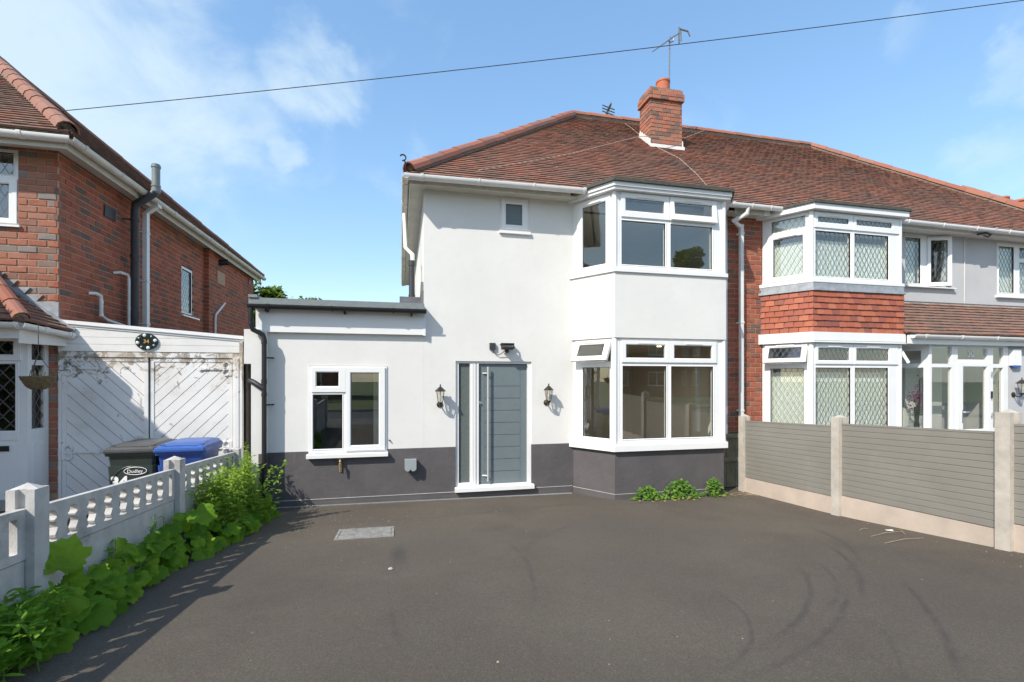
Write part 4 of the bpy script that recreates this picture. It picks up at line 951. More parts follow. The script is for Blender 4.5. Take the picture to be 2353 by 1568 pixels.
# ================================================================== house 28 (beyond)
F28 = thing('detached_house', (26, 18, 0), 'roof of a further house with orange ridge tiles and chimney pots beyond number 30', 'house', 'houses along the street')
mb = MB(); mb.wbox(20.4, 30.5, 12.4, 24.0, -.1, 6.6); mb.build('wall', 'far_brick', F28)
ax, ay, az = 23.8, 16.0, 10.2
mb = MB(); e = 4.25
mb.add([(ax - 4.25, ay - e, az - .86 * e), (ax + e, ay - e, az - .86 * e), (ax, ay, az)], [(0, 1, 2)])
mb.add([(ax + e, ay - e, az - .86 * e), (ax + e, ay + 8, az - .86 * e), (ax, ay + 4, az), (ax, ay, az)], [(0, 1, 2, 3)])
mb.add([(ax - e, ay - e, az - .86 * e), (ax - e, ay + 8, az - .86 * e), (ax, ay + 4, az), (ax, ay, az)], [(3, 2, 1, 0)])
mb.add([(25.5, 21, 9.3), (33, 21, 9.3), (33, 17, 6.4), (25.5, 17, 6.4)], [(0, 1, 2, 3)])
r28 = mb.build('roof', 'roof_tile', F28, recalc=False)
it = lay_tiles((ax - e, ay - e, az - .86 * e), (1, 0, 0), SL, [(0, 0), (2 * e, 0), (e, e * SLN)], TIL, G=.105)
mb = MB()
for (me, vv, ff), mt in it: mb.add([mt @ v for v in vv], ff)
mb.build('roof_tiles', 'roof_tile', r28, recalc=False, kind='stuff')
ridge((ax + e, ay - e, az - .86 * e + .06), (ax, ay, az + .06), RDG, F28, .26, .5)
ridge((ax + .1, ay + .5, az + .10), (ax + 5, ay - .2, az - .9), RDG, F28, .20, .5)
for x in (26.5, 27.75): MB().lathe((x, 16.2, 9.8), [(.30, -.3), (.30, .32), (.36, .34), (.36, .42), (.2, .42)], 14).build('chimney_pot', 'terracotta_pot', F28, True)
mb = MB(); mb.wbox(26.1, 28.2, 16.0, 16.6, 8.5, 9.8); mb.build('chimney', 'far_brick', F28)

# ================================================================== house 34 (left, red brick)
Lh = thing('detached_house', (-7.0, 7.9, 0), 'red brick house on the left with leaded windows, glazed porch and black soil pipe', 'house', 'houses along the street')
LV = 7.9; LU = -4.63; LF = Fr((0, LV, 0))
LEZ = 5.19
mb = MB(); mb.slab(LF, -10.5, LU - .012, .0, LEZ, -.28, -.012, [(-6.35, -5.098, 4.10, 5.165), (-6.9, -4.80, .4, 2.6)]); fw = mb.build('front_wall', 'mortar', Lh)
pieces('brick', lay_bricks(Fr((0, LV + .012, 0)), -6.3, LU, .42, LEZ, FBRK, holes=[(-6.35, -5.098, 4.08, 5.165), (-9, -4.745, .3, 2.60)], phase=.062, zph=.02), 'red_brick', fw)
SF = Fr((LU, LV, 0), (0, 1, 0), (1, 0, 0))
mb = MB(); mb.box(Fr((LU - .012, LV, 0), (0, 1, 0), (1, 0, 0)), .27, 5.05, 0, LEZ, -.28, 0); mb.wbox(LU - .3, LU + .10, LV + 5.06, 16.52, 0, LEZ); mb.wbox(-10.5, LU, 16.3, 16.5, 0, LEZ)
mb2 = MB(); mb2.slab(Fr((LU - .012, LV, 0), (0, 1, 0), (1, 0, 0)), .27, 5.05, 0, LEZ, -.28, 0, [(3.84, 4.46, 3.42, 4.49)]); mb2.wbox(LU - .3, LU + .10, LV + 5.06, 16.52, 0, LEZ); mb2.wbox(-10.5, LU, 16.3, 16.5, 0, LEZ)
sw = mb2.build('side_wall', 'mortar', Lh)
it = lay_bricks(Fr((LU - .012, LV, 0), (0, 1, 0), (1, 0, 0)), -.0, 5.05, 2.2, LEZ, BRK, holes=[(3.84, 4.46, 3.42, 4.49)], phase=.04, zph=.02)
it += lay_bricks(Fr((LU + .10, LV, 0), (0, 1, 0), (1, 0, 0)), 5.06, 8.62, 2.2, LEZ, BRK, phase=.1, zph=.02)
it += lay_bricks(Fr((0, LV + 5.058, 0)), LU, LU + .105, 2.2, LEZ, BRK, zph=.02)
pieces('brick', it, 'red_brick', sw)
window(Lh, Fr((LU - .03, LV + 3.85, 0), (0, 1, 0), (1, 0, 0)), .60, 3.43, 4.48, fixed=[(.06, .54, 3.50, 4.42)], lead=.17, sill=(-.03, .85, 3.38, 3.43, .07), vents=False)
window(Lh, Fr((-6.35, LV + .03, 0)), 1.25, 4.12, 5.16, fixed=[(.10, 1.185, 4.80, 5.10), (.06, .5, 4.18, 4.68)], sashes=[((.58, 1.235, 4.13, 4.735), (.68, 1.135, 4.20, 4.665), None, 0)], lead=.20, sill=(-.02, 1.285, 4.075, 4.12, .06), vents=False)
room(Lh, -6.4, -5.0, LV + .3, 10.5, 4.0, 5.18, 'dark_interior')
MB().box(Fr((LU + .002, LV, 0), (0, 1, 0), (1, 0, 0)), 1.04, 1.34, 4.62, 4.80, 0, .015).build('air_brick', 'dark_grey_plastic', Lh)
MB().box(Fr((LU + .12, LV, 0), (0, 1, 0), (1, 0, 0)), 5.55, 6.08, 4.44, 4.76, -.01, .005).build('air_brick', 'mortar', Lh)
MB().box(Fr((LU + .12, LV, 0), (0, 1, 0), (1, 0, 0)), 8.1, 8.3, 4.9, 5.05, -.01, .005).build('air_brick', 'dark_grey_plastic', Lh)
MB().tube([(LU + .1, LV + 5.72, 4.98), (LU + .30, LV + 5.78, 5.02)], .075, 12).build('flue', 'black_plastic', Lh, True)
# eaves
LEX = LU + .36; LEY = LV - .40; LZ = 5.21
mb = MB(); mb.wbox(-10.5, LEX - .10, LEY + .10, LEY + .12, LZ - .12, LZ + .04); mb.wbox(LEX - .12, LEX - .10, LEY + .12, 16.8, LZ - .12, LZ + .04); mb.build('fascia', 'cream_soffit', Lh)
mb = MB(); mb.wbox(-10.5, LEX - .12, LEY + .12, LV, LEZ - .02, LEZ); mb.wbox(LU - .001, LEX - .12, LV, 16.8, LEZ - .02, LEZ); mb.build('soffit', 'cream_soffit', Lh)
gutter(Lh, [(-10.5, LEY + .04, LZ + .02), (LEX + .0, LEY + .04, LZ)], [(0, -1, 0)], 'off_white_upvc', .06)
gutter(Lh, [(LEX - .02, LEY + .02, LZ), (LEX - .02, 16.85, LZ + .03)], [(1, 0, 0)], 'grimy_white_upvc', .06)
# roof 34
HZ = LZ + .05; d = 4.0
roof = MB()
roof.add([(-13, LEY, HZ - .015), (LEX, LEY, HZ - .015), (LEX - d, LEY + d, HZ + TANP * d - .015), (-13, LEY + d, HZ + TANP * d - .015)], [(0, 1, 2, 3)])
roof.add([(LEX, LEY, HZ - .015), (LEX, 16.8, HZ - .015), (LEX - d, 16.8 - d, HZ + TANP * d - .015), (LEX - d, LEY + d, HZ + TANP * d - .015)], [(0, 1, 2, 3)])
roof.add([(LEX, 16.8, HZ - .015), (-13, 16.8, HZ - .015), (-13, 16.8 - d, HZ + TANP * d - .015), (LEX - d, 16.8 - d, HZ + TANP * d - .015)], [(0, 1, 2, 3)])
rf = roof.build('roof', 'dark_mortar', Lh, recalc=False)
it = lay_tiles((-8.5, LEY, HZ), (1, 0, 0), SL, [(0, 0), (LEX + 8.5, 0), (LEX - d + 8.5, d * SLN), (0, d * SLN)], BTIL, G=.10)
pieces('roof_tile', it, 'brown_roof_tile', rf)
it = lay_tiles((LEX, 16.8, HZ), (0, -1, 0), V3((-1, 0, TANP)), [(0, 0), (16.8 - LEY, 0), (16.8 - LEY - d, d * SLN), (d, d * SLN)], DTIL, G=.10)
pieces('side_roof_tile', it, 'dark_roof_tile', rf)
ridge((LEX - .05, LEY + .05, HZ + .05), (LEX - d, LEY + d, HZ + TANP * d + .05), BRD, Lh, .125, .33)
ridge((LEX - d, LEY + d, HZ + TANP * d + .05), (LEX - d, 16.8 - d, HZ + TANP * d + .02), BRD, Lh, .10)
ridge((LEX - .05, 16.75, HZ + .02), (LEX - d, 16.8 - d, HZ + TANP * d + .02), BRD, Lh, .10)
# pipes on the side wall
pipe(Lh, [(-4.46, 9.5, 2.4), (-4.46, 9.5, 4.90), (-4.43, 9.47, 5.0), (-4.16, 9.45, 5.20), (-4.13, 9.47, 5.28)], .062, 'dark_grey_plastic', 'soil_pipe',
     [((-4.46, 9.5, 4.72), .05), ((-4.46, 9.5, 3.05), .12), ((-4.46, 9.5, 2.72), .08), ((-4.46, 9.5, 4.1), .04)], brackets=[((-4.46, 9.5, 4.74), (LU, 9.45, 4.74)), ((-4.46, 9.5, 2.95), (-4.38, 9.62, 2.88))])
pipe(Lh, [(-4.13, 9.47, 5.22), (-4.13, 9.47, 5.72)], .062, 'grey_green_plastic', 'vent_pipe', [((-4.13, 9.47, 5.33), .03), ((-4.13, 9.47, 5.66), .04), ((-4.13, 9.47, 5.24), .06)])
mb = MB(); mb.wbox(-4.50, -4.43, 9.83, 9.93, 2.4, 4.98)
for z in (4.62, 2.98, 3.75): mb.wbox(LU, -4.42, 9.82, 9.94, z, z + .025)
mb.add([(-4.50, 9.83, 4.98), (-4.43, 9.83, 4.98), (-4.43, 9.93, 4.98), (-4.50, 9.93, 4.98), (-4.36, 9.85, 5.12), (-4.28, 9.85, 5.12), (-4.28, 9.97, 5.12), (-4.36, 9.97, 5.12)], [(0, 1, 2, 3), (4, 5, 6, 7), (0, 1, 5, 4), (1, 2, 6, 5), (2, 3, 7, 6), (3, 0, 4, 7)])
mb.wbox(-4.38, -4.26, 9.84, 9.98, 5.11, 5.20); mb.build('downpipe', 'off_white_upvc', Lh)
pipe(Lh, [(LU, 9.2, 3.76), (-4.55, 9.24, 3.78), (-4.53, 9.42, 3.78), (-4.52, 9.44, 3.72), (-4.52, 9.44, 2.7)], .022, 'off_white_upvc', 'waste_pipe', [((-4.52, 9.44, 3.2), .03)])
pipe(Lh, [(LU, 8.55, 3.31), (-4.57, 8.62, 3.32), (-4.56, 8.72, 3.30), (-4.56, 8.74, 3.22), (-4.56, 8.74, 3.0), (-4.54, 8.84, 2.94), (-4.50, 9.4, 2.88)], .025, 'off_white_upvc', 'waste_pipe', [((-4.56, 8.74, 3.18), .05), ((-4.56, 8.74, 2.98), .05)])
pipe(Lh, [(-4.50, 13.95, 4.0), (-4.49, 13.3, 3.62), (-4.49, 13.25, 3.5), (-4.49, 13.25, 2.6)], .025, 'off_white_upvc', 'waste_pipe')
# porch of 34
PX = -4.79; PV = 7.59
pf = Fr((0, PV, 0))
mb = MB(); mb.slab(pf, -7.2, PX, .43, 2.56, -.07, 0, [(-5.9, -4.925, 1.32, 2.205), (-5.9, -4.93, 2.29, 2.54)]); pw = mb.build('porch_screen', 'white_upvc', Lh)
mb = MB(); mb.ring(pf, (-5.95, -4.855, 2.245, 2.565), (-5.85, -4.945, 2.325, 2.50), -.04, .02, .014); mb.ring(pf, (-5.95, -4.885, 1.20, 2.235), (-5.85, -4.905, 1.325, 2.20), -.04, .006, .012); mb.build('sash', 'white_upvc', pw)
MB().box(pf, -5.9, -4.90, 1.30, 2.21, -.03, -.025).box(pf, -5.9, -4.94, 2.32, 2.51, -.03, -.025).build('pane', 'window_glass', pw)
MB().box(pf, -5.8, -4.93, .5, 1.16, 0, .008).build('door_panel', 'white_upvc', pw)
MB().box(pf, -5.2, -4.985, 1.06, 1.13, .008, .02).build('letter_plate', 'black_plastic', pw)
sf, sL = seg(V3((PX, PV, 0)), V3((-4.745, LV, 0)))
mb = MB(); mb.slab(sf, 0, sL, .43, 2.56, -.05, 0, [(.05, sL - .06, 1.34, 2.19), (.05, sL - .06, 2.26, 2.52)]); ps = mb.build('porch_side_light', 'white_upvc', Lh)
MB().box(sf, .04, sL - .05, 1.33, 2.2, -.03, -.025).box(sf, .04, sL - .05, 2.25, 2.53, -.03, -.025).build('pane', 'window_glass', ps)
MB().box(sf, .07, sL - .09, .62, 1.15, 0, .01).build('panel', 'white_upvc', ps)
mb = MB()
for f2, r in ((sf, (.05, sL - .06, 1.34, 2.19)), (sf, (.05, sL - .06, 2.26, 2.52)), (pf, (-5.9, -4.905, 1.325, 2.2)), (pf, (-5.85, -4.945, 2.325, 2.5))):
    a0, a1, b0, b1 = r; sl_ = 1.2; s_ = .19 if f2 is pf else .17; s2 = 1.75 if f2 is sf else 1.15
    for sg in (1, -1):
        for k in range(-14, 20):
            L_ = sqrt(s2 * s2 + 1); o = b0 - sg * s2 * a0 + k * s_
            pl2 = clip(clip([(a0, b0), (a1, b0), (a1, b1), (a0, b1)], -sg * s2, 1, o + .004 * L_), sg * s2, -1, -(o - .004 * L_))
            if len(pl2) > 2: mb.prism(f2, pl2, -.024, -.02)
mb.build('leading', 'slate_grey', pw)
mb = MB(); mb.wbox(-7.2, PX + .06, PV - .08, LV - .05, .30, .43); mb.build('porch_step', 'kerb_concrete', Lh)
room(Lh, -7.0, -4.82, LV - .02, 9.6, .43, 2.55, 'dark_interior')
q0, q1, q2 = V3((-4.66, 7.27, 2.70)), V3((-4.44, 7.86, 2.62)), V3((-8.5, 7.27, 2.76))
gutter(Lh, [q2, q0], [(0, -1, 0)], 'off_white_upvc', .055); gutter(Lh, [q0, q1], [V3((.94, -.35, 0)).normalized()], 'off_white_upvc', .055, brk=.3)
mb = MB(); mb.wbox(-8.5, -4.72, 7.34, 7.36, 2.52, 2.70); mb.build('porch_fascia', 'off_white_upvc', Lh)
sf2, sL2 = seg(V3((-4.72, 7.34, 0)), V3((-4.52, 7.88, 0)))
MB().box(sf2, 0, sL2, 2.46, 2.66, -.02, 0).build('porch_fascia', 'off_white_upvc', Lh)
MB().wbox(-8.5, -4.70, 7.36, LV - .02, 2.555, 2.57).build('porch_soffit', 'white_upvc', Lh)
c0 = V3((-4.62, 7.25, 2.74)); hipd = V3((-.56, .42, .50))
hE = c0 + hipd * 1.5
s_f = V3((0, 1, 1.19)).normalized(); s_s = V3((-.95, .25, .76)).normalized()
mb = MB(); mb.add([c0, c0 + V3((-4, 0, 0)), c0 + V3((-4, .65, .77)), c0 + V3((-.866, .65, .774))], [(0, 1, 2, 3)])
mb.add([c0, V3((-4.44, 7.86, 2.66)), V3((-5.49, 7.9, 3.42))], [(0, 1, 2)]); pr_ = mb.build('porch_roof', 'dark_mortar', Lh, recalc=False)
it = lay_tiles(c0, (1, 0, 0), s_f, [(0, 0), (-4, 0), (-4, 1.0), (-.866, 1.0)], TIL, G=.10, W=.165)
pieces('roof_tile', it, 'roof_tile', pr_)
e_s = (V3((-4.44, 7.86, 2.66)) - c0).normalized(); s_s = V3((-5.49, 7.9, 3.42)) - V3((-4.44, 7.86, 2.66)); s_s = (s_s - e_s * s_s.dot(e_s)).normalized()
tri = [(0, 0), ((V3((-4.44, 7.86, 2.66)) - c0).length, 0), ((V3((-5.49, 7.9, 3.42)) - c0).dot(e_s), (V3((-5.49, 7.9, 3.42)) - c0).dot(s_s))]
pieces('side_roof_tile', lay_tiles(c0, e_s, s_s, tri, TIL, G=.10, W=.165), 'roof_tile', pr_)
ridge(c0 + V3((-.03, .02, .03)), c0 + V3((-.866, .64, .80)), RDG, Lh, .095, .36)
mb = MB()
mb.prism(Fr((0, LV - .010, 0)), [(-4.625, 3.07), (-4.625, 2.70), (-5.05, 2.98), (-5.05, 3.07)], -.01, .004)
for k in range(1, 8):
    ur = -4.66 - .145 * k; zt = 3.07 + .0931 * k
    mb.prism(Fr((0, LV - .010, 0)), [(ur, zt), (ur - .075, zt - .0931), (ur - .42, zt - .0931), (ur - .42, zt)], -.01, .004 + .0012 * k)
mb.prism(Fr((0, LV - .028, 0)), [(-4.44, 2.63), (-4.40, 2.70), (-5.45, 3.47), (-5.5, 3.42)], -.01, .03)
mb.build('stepped_flashing', 'lead', Lh)

# ================================================================== garage of 34
GV = 7.88; GF = Fr((0, GV, 0))
G = thing('garage', (-3.45, GV, 0), 'white boarded garage front with peeling diagonal-plank double gates', 'garage')
topz = lambda u: 2.81 + (2.625 - 2.81) * (u + 4.62) / 2.32
for k in range(5):
    z0 = 2.395 + .10 * k; z1 = z0 + .097
    poly = [(-4.622, z0), (-2.302, z0), (-2.302, z1), (-4.622, z1)]
    sl_ = (2.625 - 2.81) / 2.32; c = 2.81 + sl_ * 4.62 - .03
    poly = clip(poly, -sl_, 1, c)
    if len(poly) > 2: MB().prism(GF, poly, -.02, .004 + .001 * k).build('cladding_board', 'off_white_upvc', G)
mb = MB(); mb.prism(GF, [(-4.63, topz(-4.63) - .03), (-2.29, topz(-2.29) - .03), (-2.29, topz(-2.29) + .02), (-4.63, topz(-4.63) + .02)], -.3, .035); mb.prism(GF, [(-4.63, topz(-4.63) - .035), (-2.29, topz(-2.29) - .035), (-2.29, topz(-2.29) - .06), (-4.63, topz(-4.63) - .06)], -.02, .018); mb.build('capping', 'white_upvc', G)
mb = MB(); P = [(-4.63, GV + .3), (-2.29, GV + .3)]; mb.add([(-4.63, GV + .25, topz(-4.63)), (-2.29, GV + .25, topz(-2.29)), (-2.29, 13.5, topz(-2.29)), (-4.63, 13.5, topz(-4.63))], [(0, 1, 2, 3)]); mb.build('roof', 'felt', G, recalc=False)
mb = MB(); mb.wbox(-2.29, -2.26, GV + .1, 13.4, 0, 2.6); mb.wbox(-4.6, -2.3, 13.4, 13.5, 0, 2.6); mb.build('wall', 'dark_interior', G)
mb = MB(); mb.box(GF, -4.622, -2.302, 2.315, 2.392, -.05, -.004); mb.build('head_rail', 'weathered_white_paint', G)
mb = MB(); mb.box(GF, -4.622, -4.59, .0, 2.314, -.05, .0); mb.build('gate_post', 'weathered_white_paint', G)
mb = MB(); mb.box(GF, -2.44, -2.302, .0, 2.314, -.05, .0); mb.box(GF, -2.40, -2.35, .0, 2.314, 0, .02); mb.box(GF, -2.345, -2.305, .0, 2.62, 0, .012); mb.build('gate_post', 'weathered_white_paint', G)
def gate(u0, u1, sg):
    g = MB(); g.slab(GF, u0, u1, .10, 2.31, -.06, -.018, [(u0 + .05, u1 - .05, .16, 2.255)]); go = g.build('gate', 'weathered_white_paint', G)
    MB().box(GF, u0 + .04, u1 - .04, .15, 2.26, -.045, -.036).build('backing', 'dark_mortar', go)
    x0, x1, z0, z1 = u0 + .05, u1 - .05, .16, 2.255; pitch = .182; r = (x0, z0)
    k = -10
    for k in range(-12, 26):
        lo = k * pitch; hi = lo + pitch - .011
        nx = -sg; c0_ = z0 - sg * x0       # lines z = sg*(x) + c
        pl_ = clip(clip([(x0, z0), (x1, z0), (x1, z1), (x0, z1)], nx, 1, c0_ + hi), -nx, -1, -(c0_ + lo))
        if len(pl_) < 3: continue
        ar = abs(sum(p[0] * q[1] - q[0] * p[1] for p, q in zip(pl_, pl_[1:] + pl_[:1]))) / 2
        if ar < .0015: continue
        MB().prism(GF, pl_, -.035, -.026 + random.uniform(-.003, .003)).build('plank', 'weathered_white_paint', go)
    for z in (.98, 2.155):
        e = -1 if sg < 0 else 1; base = u0 + .02 if sg < 0 else u1 - .02; d = 1 if sg < 0 else -1
        h = MB(); a, b = sorted((base, base + d * .40)); h.box(GF, a, b, z - .013, z + .013, -.018, -.006); h.lathe(GF(base + d * .41, z, -.012), [(.03, -.004), (.03, .008)], 10, (0, -1, 0)); h.box(GF, base - .02, base + .02, z - .10, z + .10, -.018, -.004)
        for s_ in (1, -1): h.tube([GF(base + d * (.06 + .045 * sin(t)), z + s_ * (.055 - .045 * cos(t)), -.010) for t in [pi * j / 7 * 1.5 for j in range(8)]], .010, 6)
        h.build('strap_hinge', 'weathered_white_paint', go)
    return go
gate(-4.588, -3.545, -1); gate(-3.520, -2.45, 1)
MB().box(GF, -3.585, -3.535, .1, 2.31, -.018, .004).build('meeting_strip', 'weathered_white_paint', G)
h = MB()
for t in range(10): a = 2*pi*t/10; h.box(GF, -3.66 + .045*cos(a) - .008, -3.66 + .045*cos(a) + .008, 1.12 + .045*sin(a) - .008, 1.12 + .045*sin(a) + .008, -.025, -.01)
h.tube([GF(-3.66 + .07*cos(t), 1.12 + .07*sin(t), -.015) for t in [2*pi*j/12 for j in range(13)]], .006, 5); h.build('ring_latch', 'weathered_white_paint', G)
# house number plaque
PQ = thing('number_plaque', (-3.545, GV - .02, 2.54), 'oval green house number plaque with white roses reading 34', 'sign')
pq = Fr((-3.545, GV - .005, 2.54))
MB().prism(pq, [(.142*cos(t), .118*sin(t)) for t in [2*pi*k/28 for k in range(28)]], 0, .022).build('plate', 'plaque_green', PQ)
MB().prism(pq, [(.085*cos(t), .062*sin(t)) for t in [2*pi*k/28 for k in range(28)]], .022, .026).build('centre', 'plaque_black', PQ)
text_mesh('34', 'gold_print', .075, pq, 0, 0, .027, 'numerals', PQ, .002, .001)
for k in range(16):
    t = 2*pi*k/16 + .2; big = k % 4 == 0
    b = MB(); b.lathe(pq(.112*cos(t), .090*sin(t), .022), [(.026 if big else .013, 0), (.022 if big else .011, .010), (.008, .016)], 7, (0, -1, 0)); b.build('flower' if big else 'leaf', 'off_white_upvc' if k % 2 == 0 else 'plaque_green', PQ, True)

# ================================================================== bins
def bin_(u, v, z, bodym, lidm, label, rot=0, txt=None):
    z -= .035
    B = thing('wheelie_bin', (u, v, z), label, 'wheelie bin', 'wheelie bins in front of the garage gates')
    f = Fr((u, v, z), (cos(rot), sin(rot), 0), (sin(rot), -cos(rot), 0))   # n = towards the street
    def loft(levels, cap=True):
        m = MB()
        for (z_, w, d0, d1, ch) in levels:
            x = w / 2; pts = [(-x, d0 + ch), (-x + ch, d0), (x - ch, d0), (x, d0 + ch), (x, d1 - ch), (x - ch, d1), (-x + ch, d1), (-x, d1 - ch)]
            m.v += [f(a, z_, d) for a, d in pts]
        for i in range(len(levels) - 1):
            for k in range(8): m.f.append((i*8+k, i*8+(k+1) % 8, (i+1)*8+(k+1) % 8, (i+1)*8+k))
        m.f.append(tuple(range(8))); m.f.append(tuple(range((len(levels)-1)*8, len(levels)*8))); return m
    loft([(.03, .44, -.24, .25, .03), (.85, .535, -.30, .30, .03), (.853, .50, -.30, .28, .03), (.98, .52, -.32, .30, .03), (.983, .565, -.35, .325, .02), (1.02, .57, -.355, .33, .02)]).build('body', bodym, B)
    l = loft([(1.021, .575, -.36, .345, .02), (1.028, .585, -.365, .355, .02), (1.05, .585, -.365, .36, .02), (1.052, .572, -.36, .35, .02), (1.07, .572, -.36, .348, .02), (1.072, .555, -.35, .335, .02), (1.085, .55, -.35, .32, .03), (1.125, .43, -.33, .19, .05), (1.13, .38, -.32, .16, .05)])
    l.build('lid', lidm, B)
    MB().box(f, -.19, .19, 1.088, 1.102, .235, .30).box(f, -.24, -.20, 1.07, 1.112, .12, .27).box(f, .20, .24, 1.07, 1.112, .12, .27).build('lid_grip', lidm, B)
    MB().tube([f(-.22, 1.05, -.34), f(-.22, 1.09, -.41), f(.22, 1.09, -.41), f(.22, 1.05, -.34)], .015, 8).tube([f(-.25, 1.05, -.37), f(.25, 1.05, -.37)], .022, 8).build('handle', lidm, B, True)
    for s_ in (-1, 1): MB().lathe(f(s_ * .24, .10, -.27), [(.10, -.025), (.10, .025), (.04, .03)], 16, (1, 0, 0)).build('wheel', 'black_plastic', B, True)
    slope = Fr(f(0, 0, 0), f.e, f.n, f.z)
    def fd(zz): return .25 + (.30 - .25) * (zz - .03) / .82 + .004
    if txt:
        text_mesh('34', 'white_print', .19, f, -.13, .645, fd(.645) + .006, 'number_sticker', B, .0015, .010)
    text_mesh('Dudley', 'white_print', .060, f, .045, .785, fd(.785) + .006, 'council_name', B, .0015)
    MB().tube([f(.05 + .125 * cos(t), .79 + .048 * sin(t), fd(.79) + .004) for t in [2*pi*k/24 for k in range(25)]], .004, 5).build('logo_ring', 'white_print', B)
    mb_ = MB(); mb_.tube([f(.24 * cos(t) * .9, .60 + .25 * sin(t), .30 + .001) for t in [pi*k/14 for k in range(15)]], .005, 5); mb_.build('moulded_arch', bodym, B)
    return B
bin_(-3.32, 7.28, gz(-3.3, 7.3), 'bin_black_green', 'bin_lid_black', 'black wheelie bin with white number sticker beside the blue bin', 0, True)
bin_(-2.74, 7.20, gz(-2.8, 7.2), 'bin_blue', 'bin_lid_blue', 'blue wheelie bin between the black bin and the white balustrade wall', .03)

# ================================================================== concrete balustrade wall on the left
W1 = thing('garden_wall', (-2.3, 5.0, gz(-2.3, 5)), 'low grey concrete wall with baluster panels and capped posts along the left of the drive', 'wall')
slp = -.056
def hpost(parent, name, mat, u, v, z0, z1, w=.15, d=.13, cap=True):
    hw, hd = w / 2, d / 2; s_ = .027; g = .032
    prof = [(-hw, -hd), (hw, -hd), (hw, -hd), (hw, hd), (-hw, hd)]
    prof = [(-hw, -hd), (-s_, -hd), (-s_, -hd + g), (s_, -hd + g), (s_, -hd), (hw, -hd), (hw, hd), (s_, hd), (s_, hd - g), (-s_, hd - g), (-s_, hd), (-hw, hd)]
    m = MB(); m.extr(prof, (u, v, z0), (u, v, z1), (1, 0, 0), (0, 1, 0))
    if cap:
        b = len(m.v); m.add([(u - hw, v - hd + g, z1), (u + hw, v - hd + g, z1), (u + hw, v + hd - g, z1), (u - hw, v + hd - g, z1), (u, v, z1 + .035)], [(0, 1, 4), (1, 2, 4), (2, 3, 4), (3, 0, 4)])
    return m.build(name, mat, parent)
PT = [(1.80, 1.44), (3.655, 1.31), (5.675, 1.165), (7.52, 1.01)]
for v, z in PT: hpost(W1, 'post', 'concrete', -2.305, v, gz(-2.3, v) - .3, z)
def balustrade(va, vb, ztop_a):
    f = Fr((-2.30, va, ztop_a), (0, 1, slp), (1, 0, 0)); L = vb - va; n = int((L - .06) / .197); p = (L - .04) / n
    H_ = .315; zt, zb = -.05, -.262; d0, d1 = -.024, .024; m = MB()
    m.box(f, 0, L, zt, 0, d0, d1); m.box(f, 0, L, -H_, zb, d0, d1)
    prof = [(0, .040), (.06, .050), (.12, .030), (.20, .024), (.30, .040), (.42, .052), (.52, .044), (.62, .026), (.70, .024), (.76, .044), (.82, .040), (.88, .052), (1, .050)]
    prof = [(0, .050), (.05, .056), (.10, .040), (.18, .034), (.30, .050), (.40, .060), (.52, .052), (.62, .030), (.67, .028), (.72, .048), (.78, .056), (.86, .052), (.94, .042), (1, .022)]
    last = 0
    hs = []
    for k in range(n):
        c = .02 + p * (k + .5)
        if k == n - 1: hs.append((c, [(0, .032), (1, .032)]))
        else: hs.append((c, prof))
    edges = [0] + [c for c, _ in hs] + [L]
    for i in range(n + 1):       # solid piece between hole i-1 and hole i
        left = hs[i-1] if i > 0 else None; right = hs[i] if i < n else None
        ts = sorted({t for h in (left, right) if h for t, _ in h[1]} | {0, 1})
        def hw(h, t):
            pr = h[1]
            for (t0, a), (t1, b_) in zip(pr, pr[1:]):
                if t0 <= t <= t1: return a + (b_ - a) * (t - t0) / (t1 - t0)
            return pr[-1][1]
        P = []
        for t in ts:
            z = zb + (zt - zb) * t
            x0 = left[0] + hw(left, t) if left else 0; x1 = right[0] - hw(right, t) if right else L
            P.append((x0, x1, z))
        b0 = len(m.v)
        for x0, x1, z in P: m.v += [f(x0, z, d0), f(x1, z, d0), f(x1, z, d1), f(x0, z, d1)]
        for j in range(len(P) - 1):
            a = b0 + 4*j
            for k2 in range(4): m.f.append((a+k2, a+(k2+1) % 4, a+4+(k2+1) % 4, a+4+k2))
    m.build('baluster_panel', 'concrete', W1)
    m = MB(); m.prism(f, [(0, -H_ - .006), (L, -H_ - .006), (L, -1.15), (0, -1.15)], -.025, .018); m.build('base_panel', 'concrete', W1)
for (v0, z0), (v1, z1) in zip(PT, PT[1:]):
    za = {1.80: 1.29, 3.655: 1.180, 5.675: 1.072}[v0]; balustrade(v0 + .035, v1 - .035, za)
balustrade(.0, 1.765, 1.385); hpost(W1, 'post', 'concrete', -2.305, -.06, .3, 1.55)

